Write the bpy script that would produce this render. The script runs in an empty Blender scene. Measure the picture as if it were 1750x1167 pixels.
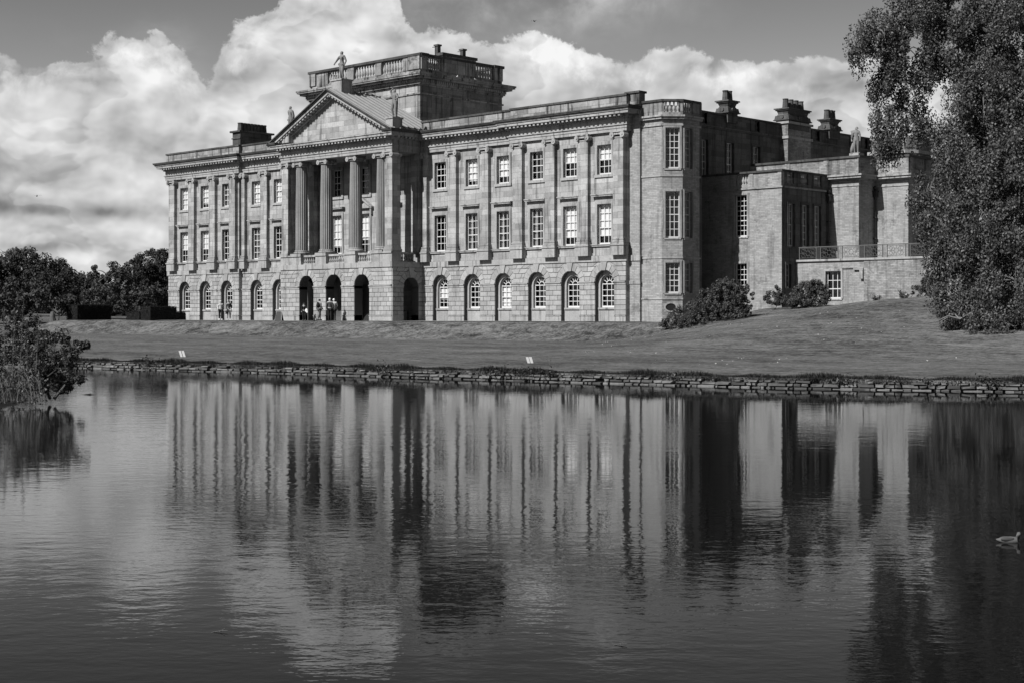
import bpy, math, random
import numpy as np
from mathutils import Vector, Matrix
from mathutils import noise as mnoise
random.seed(7)
rng = np.random.default_rng(7)
sc = bpy.context.scene
COL = sc.collection
R = math.radians

# ------------------------------------------------------------------ camera
# world axes: x runs along the main front, y into the house, z = 0 is the terrace
FP, CXP, HP = 2560., 875., 540.
CA, CB = 0.72247, 0.69141            # view direction is (-CB, CA)
CAMX, CAMY, CAMZ = 121.894, -80.203, 0.42
WZ = -1.48                            # water level
cam = bpy.data.cameras.new('camera'); cam_o = bpy.data.objects.new('camera', cam); COL.objects.link(cam_o)
cam.sensor_width = 36; cam.lens = FP/1750*36; cam.shift_y = -(583.5-HP)/1750
cam.clip_start = .5; cam.clip_end = 8000
cam_o.location = (CAMX, CAMY, CAMZ)
cam_o.rotation_euler = (R(90), 0, math.atan2(CB, CA))
sc.camera = cam_o
sc.view_settings.view_transform = 'Standard'; sc.view_settings.look = 'None'
sc.view_settings.gamma = 1; sc.view_settings.exposure = .35; sc.view_settings.use_curve_mapping = False

def XZ(x, y):                         # metres right of / ahead of the camera
    dx, dy = x-CAMX, y-CAMY
    return CA*dx+CB*dy, -CB*dx+CA*dy
def W(X, Z):                          # and back
    return CAMX+CA*X-CB*Z, CAMY+CB*X+CA*Z
def U(px, v):                         # x on the plane y = v seen at image column px
    t = (px-CXP)/FP; X0, Z0 = XZ(0, 0)
    return (t*(Z0+CA*v)-X0-CB*v)/(CA+CB*t)
def V(px, u):
    t = (px-CXP)/FP; X0, Z0 = XZ(0, 0)
    return (t*(Z0-CB*u)-X0-CA*u)/(CB-CA*t)
def spot(px, Z):                      # ground point in column px at distance Z
    return W((px-CXP)*Z/FP, Z)

# ------------------------------------------------------------------ sun
SD = Vector((-.09, -1., .86)).normalized()      # towards the sun
sun = bpy.data.lights.new('sun', 'SUN'); sun_o = bpy.data.objects.new('sun', sun); COL.objects.link(sun_o)
sun.energy = 5.; sun.angle = R(.53); sun.color = (1, .995, .985)
sun_o.location = (20, -60, 60)
sun_o.rotation_euler = SD.to_track_quat('Z', 'Y').to_euler()

# ------------------------------------------------------------------ node helpers
class N:
    def __init__(s, tree): s.t = tree; s.n = tree.nodes; s.l = tree.links
    def new(s, typ, **kw):
        n = s.n.new(typ)
        for k, v in kw.items(): setattr(n, k, v)
        return n
    def put(s, sock, v):
        if v is None: return
        if isinstance(v, bpy.types.NodeSocket): s.l.new(v, sock)
        else: sock.default_value = v
    def m(s, op, a, b=None, c=None, clamp=False):
        n = s.new('ShaderNodeMath', operation=op); n.use_clamp = clamp
        s.put(n.inputs[0], a); s.put(n.inputs[1], b); s.put(n.inputs[2], c)
        return n.outputs[0]
    def vm(s, op, a, b=None, out=0):
        n = s.new('ShaderNodeVectorMath', operation=op)
        s.put(n.inputs[0], a)
        if op == 'SCALE': s.put(n.inputs['Scale'], b)
        else: s.put(n.inputs[1], b)
        return n.outputs[out]
    def comb(s, x, y, z):
        n = s.new('ShaderNodeCombineXYZ'); s.put(n.inputs[0], x); s.put(n.inputs[1], y); s.put(n.inputs[2], z)
        return n.outputs[0]
    def sep(s, v):
        n = s.new('ShaderNodeSeparateXYZ'); s.put(n.inputs[0], v); return n.outputs
    def noise(s, vec, scale, detail=4, rough=.5, dist=0, dim='3D'):
        n = s.new('ShaderNodeTexNoise'); n.noise_dimensions = dim
        s.put(n.inputs['Vector'], vec); n.inputs['Scale'].default_value = scale
        n.inputs['Detail'].default_value = detail; n.inputs['Roughness'].default_value = rough
        n.inputs['Distortion'].default_value = dist
        return n.outputs['Fac']
    def ss(s, x, a, b, c=0., d=1.):
        n = s.new('ShaderNodeMapRange', interpolation_type='SMOOTHSTEP')
        s.put(n.inputs[0], x); s.put(n.inputs[1], a); s.put(n.inputs[2], b); s.put(n.inputs[3], c); s.put(n.inputs[4], d)
        return n.outputs[0]
    def ramp(s, x, pts, interp='LINEAR'):
        n = s.new('ShaderNodeValToRGB'); n.color_ramp.interpolation = interp
        e = n.color_ramp.elements
        while len(e) < len(pts): e.new(.5)
        for k, (p, v) in enumerate(pts): e[k].position = p; e[k].color = (v, v, v, 1)
        s.put(n.inputs[0], x)
        return n.outputs[0]

# ------------------------------------------------------------------ world: clear sky with cumulus low over the horizon
world = bpy.data.worlds.new('World'); sc.world = world; world.use_nodes = True
w = N(world.node_tree); w.n.clear()
sky = w.new('ShaderNodeTexSky', sky_type='NISHITA'); sky.sun_disc = False
sky.sun_elevation = math.asin(SD.z); sky.sun_rotation = math.atan2(SD.x, SD.y)
sky.air_density = 1.; sky.dust_density = .12; sky.ozone_density = 1.5
sepc = w.new('ShaderNodeSeparateColor'); w.l.new(sky.outputs[0], sepc.inputs[0])
skyR = w.m('MULTIPLY', w.m('MAXIMUM', w.m('SUBTRACT', sepc.outputs[0], w.m('MULTIPLY', sepc.outputs[2], .28)), .0), 1.80)   # black-and-white film behind a red filter
tc = w.new('ShaderNodeTexCoord').outputs['Generated']
dvec = w.vm('NORMALIZE', tc)
dx, dy, dz = w.sep(dvec)
fx = w.m('ADD', w.m('MULTIPLY', dx, CA), w.m('MULTIPLY', dy, CB))
fz = w.m('ADD', w.m('MULTIPLY', dx, -CB), w.m('MULTIPLY', dy, CA))
az = w.m('MULTIPLY', w.m('ARCTAN2', fx, fz), 2.56)             # thousands of picture pixels at the camera's focal length
el = w.m('MULTIPLY', w.m('ARCSINE', dz), 2.56)
warp = w.new('ShaderNodeTexNoise'); w.put(warp.inputs['Vector'], dvec); warp.inputs['Scale'].default_value = 16; warp.inputs['Detail'].default_value = 2
wv = w.vm('ADD', dvec, w.vm('SCALE', w.vm('SUBTRACT', warp.outputs['Color'], (.5, .5, .5)), .022))
wob = w.noise(w.vm('MULTIPLY', wv, (1., 1., 1.9)), 6.2, 5, .50)
wob2 = w.noise(wv, 24, 6, .64)
vor = w.new('ShaderNodeTexVoronoi', feature='F1'); vor.inputs['Scale'].default_value = 26
vor.inputs['Detail'].default_value = 1; vor.inputs['Roughness'].default_value = .5
w.put(vor.inputs['Vector'], wv)
puff = w.m('SUBTRACT', .5, vor.outputs['Distance'])
pts = [(-2.6,.22),(-1.9,.20),(-1.3,.30),(-.875,.44),(-.775,.43),(-.72,.435),(-.675,.47),(-.60,.475),(-.57,.455),(-.54,.415),(-.51,.42),(-.49,.46),(-.45,.50),
       (-.40,.545),(-.34,.60),(-.22,.61),(-.19,.54),(-.165,.50),(-.13,.52),(-.05,.485),(.03,.485),(.10,.47),(.2,.45),(.24,.45),(.30,.475),(.36,.44),(.46,.445),(.56,.455),(.66,.44),(1.2,.34),(1.9,.2),(2.8,.2)]
fac = w.m('DIVIDE', w.m('ADD', az, 3.), 6.)
bnd = w.ramp(fac, [((a+3)/6, b) for a, b in pts])
edge = w.m('ADD', w.m('SUBTRACT', bnd, el), w.m('ADD', w.m('MULTIPLY', w.m('SUBTRACT', wob2, .5), .13), w.m('MULTIPLY', puff, .045)))
alpha = w.ss(edge, .0, .011)
# a soft high veil right of the centre
def blob(cx, cy, rx, ry, amp):                                # soft ellipse in the sky, centre in picture pixels
    a = w.m('DIVIDE', w.m('SUBTRACT', az, (cx-CXP)/1000), rx/1000)
    b = w.m('DIVIDE', w.m('SUBTRACT', el, (HP-cy)/1000), ry/1000)
    d = w.m('ADD', w.m('MULTIPLY', a, a), w.m('MULTIPLY', b, b))
    return w.m('MULTIPLY', w.m('EXPONENT', w.m('MULTIPLY', d, -1.)), amp)
def total(lst):
    t = None
    for q in lst:
        bb = blob(*q); t = bb if t is None else w.m('ADD', t, bb)
    return t
veil = total([(960, 20, 170, 45, .8), (800, 25, 90, 60, .75), (1060, 5, 90, 25, .5), (280, 130, 60, 60, .5), (60, 80, 70, 20, .3)])
veil = w.m('MULTIPLY', veil, w.ss(w.m('ADD', wob, w.m('MULTIPLY', w.m('SUBTRACT', wob2, .5), .5)), .3, .75))
alpha = w.m('MAXIMUM', alpha, w.m('MINIMUM', veil, .75))
# light and shade of the clouds: relief of the billows towards the sun (upper left) and broad lit or shaded masses
sh = w.vm('ADD', wv, (-.0040*CA, -.0040*CB, .0065))
def dens(vec): return w.noise(w.vm('MULTIPLY', vec, (1., 1., 1.5)), 13, 4, .52)
relief = w.m('SUBTRACT', dens(wv), dens(sh))
mass = total([(240, 130, 45, 60, .14), (400, 190, 130, 60, .10), (60, 210, 70, 50, .14), (270, 155, 30, 25, .14), (590, 90, 70, 60, .13),
              (250, 235, 90, 40, -.14), (90, 150, 110, 35, -.20), (330, 120, 60, 30, -.05), (200, 215, 70, 50, -.10), (40, 330, 80, 30, -.14),
              (120, 368, 190, 12, -.34), (30, 352, 60, 16, -.10), (110, 345, 160, 16, .10), (230, 320, 60, 25, .10), (150, 398, 140, 16, .10), (90, 428, 70, 9, -.16), (200, 420, 40, 12, -.1), (140, 445, 60, 12, .14),
              (760, 55, 70, 30, .14), (690, 80, 60, 30, -.12), (960, 100, 90, 45, .16), (900, 75, 25, 20, .1), (1190, 105, 60, 20, .10),
              (1060, 158, 110, 16, -.10), (1280, 165, 40, 25, .16), (1420, 150, 110, 22, -.12), (1330, 130, 60, 15, .04), (1440, 215, 60, 20, .08), (1240, 125, 60, 15, -.08), (1480, 180, 60, 10, -.10)])
lum = w.m('ADD', .565, w.m('MULTIPLY', relief, 1.75))
lum = w.m('ADD', lum, w.m('MULTIPLY', w.m('SUBTRACT', wob2, .5), .22))
lum = w.m('ADD', lum, w.m('MULTIPLY', puff, .12))
lum = w.m('ADD', lum, mass)
for lo, am in ((.46, .12), (.58, .09)):
    lum = w.m('ADD', lum, w.m('MULTIPLY', w.m('MULTIPLY', w.ss(wob, lo, lo+.012), w.ss(wob, lo+.11, lo)), am))
lum = w.m('ADD', lum, w.m('MULTIPLY', w.m('SUBTRACT', wob, .5), .25))
rim = w.m('MULTIPLY', w.ss(edge, .0, .05), w.ss(edge, .10, .04))
lum = w.m('ADD', lum, w.m('MULTIPLY', rim, w.m('MULTIPLY', w.ss(wob2, .42, .62), .20)))
lum = w.m('MINIMUM', w.m('MAXIMUM', lum, .12), .93)
lum = w.m('MULTIPLY', lum, w.ss(el, -.05, .05, .8, 1.))
STR = .1
cl = w.m('DIVIDE', w.m('MULTIPLY', lum, .785), STR)
val = w.m('ADD', w.m('MULTIPLY', skyR, w.m('SUBTRACT', 1., alpha)), w.m('MULTIPLY', cl, alpha))
bg = w.new('ShaderNodeBackground'); w.l.new(val, bg.inputs[0]); bg.inputs[1].default_value = STR
out = w.new('ShaderNodeOutputWorld'); w.l.new(bg.outputs[0], out.inputs[0])
world.cycles.sampling_method = 'NONE'
sc.cycles.max_bounces = 6; sc.cycles.diffuse_bounces = 1; sc.cycles.glossy_bounces = 3; sc.cycles.transparent_max_bounces = 10
sc.cycles.caustics_reflective = False; sc.cycles.caustics_refractive = False

# ------------------------------------------------------------------ materials
def newmat(name):
    m = bpy.data.materials.new(name); m.use_nodes = True
    t = N(m.node_tree); t.n.clear()
    o = t.new('ShaderNodeOutputMaterial'); p = t.new('ShaderNodeBsdfPrincipled')
    t.l.new(p.outputs[0], o.inputs[0])
    return m, t, p, o
def grey(t, v): 
    return t.comb(v, v, v)
def finish(t, p, v, rough=.85, bump=None, strength=.3, dist=.02, spec=.25):
    t.put(p.inputs['Base Color'], t.comb(v, v, v) if isinstance(v, bpy.types.NodeSocket) else (v, v, v, 1))
    t.put(p.inputs['Roughness'], rough); p.inputs['Specular IOR Level'].default_value = spec
    if bump is not None:
        b = t.new('ShaderNodeBump'); b.inputs['Strength'].default_value = strength; b.inputs['Distance'].default_value = dist
        t.put(b.inputs['Height'], bump); t.l.new(b.outputs[0], p.inputs['Normal'])
def stone(name, base, bw=1.1, bh=.36, blockvar=.18, mortar=.25, streak=.25, blotch=.35, msize=.012, rand=0., rough=.85, fine=.15, stain=0.):
    m, t, p, o = newmat(name)
    co = t.new('ShaderNodeTexCoord').outputs['Object']
    x, y, z = t.sep(co)
    uv = t.comb(t.m('ADD', x, y), z, 0.)
    n1 = t.noise(co, .55, 5, .6)
    n2 = t.noise(co, 7, 5, .65)
    n3 = t.noise(t.vm('MULTIPLY', co, (3.2, 3.2, .22)), 1., 5, .6)
    v = t.m('ADD', 1., t.m('MULTIPLY', t.m('SUBTRACT', n1, .5), blotch*2))
    v = t.m('MULTIPLY', v, t.m('ADD', 1., t.m('MULTIPLY', t.m('SUBTRACT', n2, .5), fine*2)))
    st = t.ss(n3, .5, .68)
    v = t.m('MULTIPLY', v, t.m('SUBTRACT', 1., t.m('MULTIPLY', st, streak)))
    h = t.m('MULTIPLY', n2, .5)
    if bw:
        b = t.new('ShaderNodeTexBrick'); t.put(b.inputs['Vector'], uv)
        b.inputs['Scale'].default_value = 1; b.inputs['Brick Width'].default_value = bw; b.inputs['Row Height'].default_value = bh
        b.inputs['Mortar Size'].default_value = msize; b.inputs['Mortar Smooth'].default_value = .3
        b.inputs['Color1'].default_value = (0, 0, 0, 1); b.inputs['Color2'].default_value = (1, 1, 1, 1); b.inputs['Mortar'].default_value = (.5, .5, .5, 1)
        bc = t.sep(b.outputs['Color'])[0]
        v = t.m('MULTIPLY', v, t.m('ADD', 1., t.m('MULTIPLY', t.m('SUBTRACT', bc, .5), blockvar*2)))
        v = t.m('MULTIPLY', v, t.m('SUBTRACT', 1., t.m('MULTIPLY', b.outputs['Fac'], mortar)))
        h = t.m('SUBTRACT', h, t.m('MULTIPLY', b.outputs['Fac'], .8))
    if rand:
        oi = t.new('ShaderNodeObjectInfo').outputs['Random']; gi = t.new('ShaderNodeNewGeometry').outputs['Random Per Island']
        rr = t.m('FRACT', t.m('ADD', oi, gi))
        v = t.m('MULTIPLY', v, t.m('ADD', 1.-rand, t.m('MULTIPLY', rr, rand*2)))
    if stain: v = t.m('MULTIPLY', v, t.m('SUBTRACT', 1., t.m('MULTIPLY', t.ss(t.noise(co, .8, 6, .7, .4), .56, .66), stain)))
    v = t.m('MULTIPLY', v, base*.86)
    finish(t, p, v, rough, h, .5, .03)
    return m
def plain(name, v, rough=.6, var=.15, scale=3, spec=.3, metal=0):
    m, t, p, o = newmat(name)
    co = t.new('ShaderNodeTexCoord').outputs['Object']
    n = t.noise(co, scale, 4, .6)
    q = t.m('MULTIPLY', v, t.m('ADD', 1-var, t.m('MULTIPLY', n, var*2)))
    finish(t, p, q, rough, n, .2, .01, spec); p.inputs['Metallic'].default_value = metal
    return m
M = {}
M['ashlar'] = stone('pale_ashlar', .335, 1.15, .42, .24, .24, .55, .50, fine=.32, stain=.26)
M['trim'] = stone('dressed_stone', .34, 0, 0, 0, 0, .55, .48, fine=.34, stain=.25)
M['block'] = stone('rusticated_stone', .345, 0, 0, 0, 0, .28, .42, rand=.19, fine=.32, stain=.15)
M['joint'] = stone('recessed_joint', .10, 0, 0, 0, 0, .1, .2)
M['weathered'] = stone('weathered_stone', .25, 1.1, .84, .34, .45, .92, .85, fine=.45, stain=.6)
M['coping'] = stone('lichened_coping', .07, 1.2, .5, .3, .3, .4, .6, fine=.5)
M['rubble'] = stone('coursed_rubble', .31, .37, .115, .17, .20, .30, .42, .010, fine=.38, stain=.36)
M['rubble_dark'] = stone('stained_rubble', .255, .34, .11, .26, .30, .50, 1.0, .012, fine=.5, stain=.45)
M['shade'] = stone('painted_shade_stone', .105, 1.1, .40, .25, .30, .5, .7, fine=.4)  # same stone darkened: shade of the sun-averted walls put into the colour
M['column'] = stone('column_stone', .235, 0, 0, 0, 0, .35, .4, fine=.3)
M['tower_side'] = stone('tower_shade_stone', .20, 1.1, .42, .22, .25, .6, .8, fine=.4, stain=.5)  # darker tower stone for the right side, its shade put into the colour
M['statue'] = stone('statue_stone', .21, 0, 0, 0, 0, .35, .6, fine=.6)
M['dark_stone'] = stone('dark_chimney_stone', .085, .9, .35, .3, .3, .5, .5, fine=.4)
M['wall_stone'] = stone('shore_stone', .13, 0, 0, 0, 0, .05, .6, rand=.5, fine=.7)
M['white'] = plain('white_paint', .56, .45, .08)
M['cloth'] = plain('white_blind', .62, .8, .15, 1.2)
M['curtain'] = plain('grey_curtain', .25, .9, .5, 2.)
M['dark'] = plain('unlit_dark', .012, .9)  # near-black colour standing in for unlit rooms and openings
M['lead'] = plain('lead_sheet', .26, .5, .25, 1.5)
M['iron'] = plain('black_iron', .03, .5, .3, 6)
M['iron_grey'] = plain('grey_ironwork', .10, .5, .3, 6)
M['gravel'] = plain('gravel', .22, .95, .3, 30)
M['bark'] = plain('bark', .09, .95, .5, 9)
M['twig'] = plain('pale_twig', .13, .9, .4, 9)
def glass():
    m, t, p, o = newmat('window_glass'); t.n.remove(p)
    tr = t.new('ShaderNodeBsdfTransparent'); gl = t.new('ShaderNodeBsdfGlossy'); gl.inputs['Roughness'].default_value = .01
    ge = t.new('ShaderNodeNewGeometry'); cs = t.m('ABSOLUTE', t.vm('DOT_PRODUCT', ge.outputs['Incoming'], ge.outputs['Normal'], 1))
    fre = t.m('ADD', .05, t.m('MULTIPLY', t.m('POWER', t.m('SUBTRACT', 1., cs, clamp=True), 5.), .95))
    b = t.new('ShaderNodeBump'); b.inputs['Strength'].default_value = .12; b.inputs['Distance'].default_value = .02
    t.put(b.inputs['Height'], t.noise(t.new('ShaderNodeTexCoord').outputs['Object'], 2.5, 2)); t.l.new(b.outputs[0], gl.inputs['Normal'])
    mx = t.new('ShaderNodeMixShader'); t.put(mx.inputs[0], fre); t.l.new(tr.outputs[0], mx.inputs[1]); t.l.new(gl.outputs[0], mx.inputs[2])
    t.l.new(mx.outputs[0], o.inputs[0]); return m
M['glass'] = glass()
def grass():
    m, t, p, o = newmat('mown_grass')
    co = t.new('ShaderNodeTexCoord').outputs['Object']
    x, y, z = t.sep(co)
    n1 = t.noise(co, .12, 5, .6); n2 = t.noise(t.vm('MULTIPLY', co, (1., 2.2, 1.)), .8, 6, .68); n3 = t.noise(co, 6, 4, .7)
    v = t.m('ADD', .15, t.m('MULTIPLY', n1, 1.05)); v = t.m('ADD', v, t.m('MULTIPLY', t.m('SUBTRACT', n2, .5), 1.9))
    v = t.m('ADD', v, t.m('MULTIPLY', t.m('SUBTRACT', n3, .5), 2.4)); v = t.m('ADD', v, t.m('MULTIPLY', t.m('SUBTRACT', t.noise(co, 2.1, 4, .65), .5), 1.1))
    st = t.m('SINE', t.m('MULTIPLY', t.m('ADD', t.m('MULTIPLY', x, .35), t.m('ADD', y, t.m('MULTIPLY', n1, 2.5))), 1.25))
    v = t.m('ADD', v, t.m('MULTIPLY', st, .06))
    # rough uncut grass on the steep bank and the mound
    slope = t.sep(t.new('ShaderNodeNewGeometry').outputs['True Normal'])[2]
    steep = t.ss(slope, .995, .975)
    v = t.m('ADD', v, t.m('MULTIPLY', steep, t.m('MULTIPLY', t.m('SUBTRACT', t.noise(t.vm('MULTIPLY', co, (1.1, .6, 2.)), .9, 6, .7), .52), 1.6)))
    v = t.m('MULTIPLY', t.m('MAXIMUM', v, .15), .150)
    finish(t, p, v, .95, t.m('ADD', n2, n3), .6, .12, .1)
    return m
M['grass'] = grass()
def leaf(name, a, b, rough=.5, spec=.4, trans=.25, alpha=None):
    m, t, p, o = newmat(name)
    gi = t.new('ShaderNodeNewGeometry').outputs['Random Per Island']
    v = t.m('ADD', a, t.m('MULTIPLY', t.m('POWER', gi, 3.), b-a)); v = t.m('MULTIPLY', v, .8)
    finish(t, p, v, rough, None, spec=spec)
    tl = t.new('ShaderNodeBsdfTranslucent'); t.put(tl.inputs[0], t.comb(v, v, v))
    mx = t.new('ShaderNodeMixShader'); mx.inputs[0].default_value = trans
    t.l.new(p.outputs[0], mx.inputs[1]); t.l.new(tl.outputs[0], mx.inputs[2]); t.l.new(mx.outputs[0], o.inputs[0])
    return m
M['leaf'] = leaf('beech_leaves', .05, .20, .5, .3, .18)
M['leaf_far'] = leaf('far_leaves', .045, .12, .7, .2, .12)
M['leaf_dark'] = leaf('dark_far_leaves', .030, .085, .7, .2, .12)
M['leaf_light'] = leaf('light_far_leaves', .06, .17, .7, .2)
M['leaf_bush'] = leaf('bush_leaves', .05, .20, .55, .3)
M['leaf_near'] = leaf('shore_leaves', .03, .16, .5, .4, .15)
M['leaf_seed'] = leaf('seed_heads', .12, .30, .8, .2)
M['hedge'] = leaf('yew_needles', .012, .045, .8, .1, .05)
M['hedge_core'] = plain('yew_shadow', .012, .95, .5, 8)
M['blade'] = leaf('grass_blades', .025, .10, .7, .2, .2)
def water():
    m, t, p, o = newmat('lake_water')
    co = t.new('ShaderNodeTexCoord').outputs['Object']
    xr = t.new('ShaderNodeVectorRotate'); xr.rotation_type = 'Z_AXIS'; t.put(xr.inputs['Vector'], co); xr.inputs['Angle'].default_value = -math.atan2(CB, CA)
    r = xr.outputs[0]
    a = t.noise(t.vm('MULTIPLY', r, (1.1, 1.7, 1.)), 1.7, 3, .55, .3)
    b = t.noise(t.vm('MULTIPLY', r, (1.6, 2.4, 1.)), 3.4, 3, .6)
    c = t.noise(r, .09, 2, .5)
    calm = t.ss(c, .35, .65, .45, 1.25)
    h = t.m('MULTIPLY', t.m('ADD', t.m('MULTIPLY', a, .0027), t.m('MULTIPLY', b, .0013)), calm)
    bp = t.new('ShaderNodeBump'); bp.inputs['Strength'].default_value = 1.; bp.inputs['Distance'].default_value = 1.
    t.put(bp.inputs['Height'], h); t.l.new(bp.outputs[0], p.inputs['Normal'])
    p.inputs['Base Color'].default_value = (.006, .006, .006, 1); p.inputs['Roughness'].default_value = .0
    p.inputs['IOR'].default_value = 1.333; p.inputs['Specular IOR Level'].default_value = .26
    return m
M['water'] = water()

# ------------------------------------------------------------------ mesh helpers (all coordinates are world coordinates unless said)
class MB:
    def __init__(s): s.v = []; s.f = []
    def add(s, vs, fs):
        k = len(s.v); s.v.extend(tuple(map(float, q)) for q in vs); s.f.extend(tuple(i+k for i in q) for q in fs)
    def quad(s, a, b, c, d): s.add([a, b, c, d], [(0, 1, 2, 3)])
    def box(s, x0, x1, y0, y1, z0, z1):
        s.add([(x0,y0,z0),(x1,y0,z0),(x1,y1,z0),(x0,y1,z0),(x0,y0,z1),(x1,y0,z1),(x1,y1,z1),(x0,y1,z1)],
              [(0,3,2,1),(4,5,6,7),(0,1,5,4),(1,2,6,5),(2,3,7,6),(3,0,4,7)])
    def prism(s, poly, fn, a, b):
        n = len(poly); s.add([fn(p, a) for p in poly]+[fn(p, b) for p in poly],
              [tuple(range(n))[::-1], tuple(range(n, 2*n))]+[(i, (i+1) % n, n+(i+1) % n, n+i) for i in range(n)])
    def lathe(s, prof, c, seg=12, fl=None, top=True, bottom=True, rot=0.):
        vs = []; fs = []
        for k, (r, z) in enumerate(prof):
            for j in range(seg):
                a = 2*math.pi*j/seg+rot; rr = r*(fl(j, k) if fl else 1)
                vs.append((c[0]+rr*math.cos(a), c[1]+rr*math.sin(a), c[2]+z))
        n = len(prof)
        for k in range(n-1):
            for j in range(seg):
                fs.append((k*seg+j, k*seg+(j+1) % seg, (k+1)*seg+(j+1) % seg, (k+1)*seg+j))
        if top: fs.append(tuple((n-1)*seg+j for j in range(seg)))
        if bottom: fs.append(tuple(j for j in range(seg))[::-1])
        s.add(vs, fs)
    def tube(s, pts, rad, seg=6):
        pts = [Vector(p) for p in pts]; rad = rad if hasattr(rad, '__len__') else [rad]*len(pts)
        vs = []; fs = []
        for i, p in enumerate(pts):
            d = (pts[min(i+1, len(pts)-1)]-pts[max(i-1, 0)]).normalized()
            a = d.cross(Vector((0, 0, 1)) if abs(d.z) < .9 else Vector((1, 0, 0))).normalized(); b = d.cross(a)
            for j in range(seg):
                t = 2*math.pi*j/seg; vs.append(p+(a*math.cos(t)+b*math.sin(t))*rad[i])
        for i in range(len(pts)-1):
            for j in range(seg): fs.append((i*seg+j, i*seg+(j+1) % seg, (i+1)*seg+(j+1) % seg, (i+1)*seg+j))
        fs.append(tuple(range(seg))[::-1]); fs.append(tuple((len(pts)-1)*seg+j for j in range(seg)))
        s.add(vs, fs)
    def ball(s, c, r, seg=8, rings=6):
        rx, ry, rz = r if hasattr(r, '__len__') else (r, r, r)
        prof = [(math.sin(math.pi*k/rings), -math.cos(math.pi*k/rings)) for k in range(rings+1)]
        k0 = len(s.v); vs = []; fs = []
        for (q, z) in prof:
            for j in range(seg):
                a = 2*math.pi*j/seg; vs.append((c[0]+rx*max(q, .01)*math.cos(a), c[1]+ry*max(q, .01)*math.sin(a), c[2]+rz*z))
        for k in range(rings):
            for j in range(seg): fs.append((k*seg+j, k*seg+(j+1) % seg, (k+1)*seg+(j+1) % seg, (k+1)*seg+j))
        s.add(vs, fs)
def root_loc(p):
    l = Vector((0, 0, 0))
    while p is not None: l = l+p.location; p = p.parent
    return l
def mesh_of(name, mb, mat, off=(0, 0, 0), smooth=False):
    me = bpy.data.meshes.new(name)
    ox, oy, oz = off
    me.from_pydata([(a-ox, b-oy, c-oz) for a, b, c in mb.v], [], mb.f)
    if mat: me.materials.append(mat)
    if smooth: me.shade_smooth()
    return me
def link(name, me, parent=None, loc=(0, 0, 0), rz=0.):
    o = bpy.data.objects.new(name, me); COL.objects.link(o); o.parent = parent; o.location = loc
    if rz: o.rotation_euler = (0, 0, rz)
    return o
def part(name, mb, mat, parent, smooth=False, kind=None):           # authored in world coordinates, child of parent
    o = link(name, mesh_of(name, mb, M[mat] if isinstance(mat, str) else mat, root_loc(parent), smooth), parent)
    if kind: o['kind'] = kind
    return o
def tag(o, label=None, cat=None, group=None, kind=None):
    if label: o['label'] = label
    if cat: o['category'] = cat
    if group: o['group'] = group
    if kind: o['kind'] = kind
    return o
def solo(name, mb, mat, loc=(0, 0, 0), smooth=False, **kw):         # top-level mesh
    o = link(name, mesh_of(name, mb, M[mat] if isinstance(mat, str) else mat, loc, smooth), None, loc)
    return tag(o, **kw)
def thing(name, loc, rz=0., **kw):
    o = bpy.data.objects.new(name, None); COL.objects.link(o); o.location = loc; o.rotation_euler = (0, 0, rz); o.empty_display_size = .3
    return tag(o, **kw)
def numpy_mesh(name, verts, quads, mat):
    me = bpy.data.meshes.new(name)
    nv, nq = len(verts), len(quads)
    me.vertices.add(nv); me.vertices.foreach_set('co', verts.astype(np.float32).ravel())
    me.loops.add(nq*4); me.loops.foreach_set('vertex_index', quads.astype(np.int32).ravel())
    me.polygons.add(nq); me.polygons.foreach_set('loop_start', np.arange(0, nq*4, 4, dtype=np.int32))
    me.update(calc_edges=True)
    me.materials.append(M[mat]); return me
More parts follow.
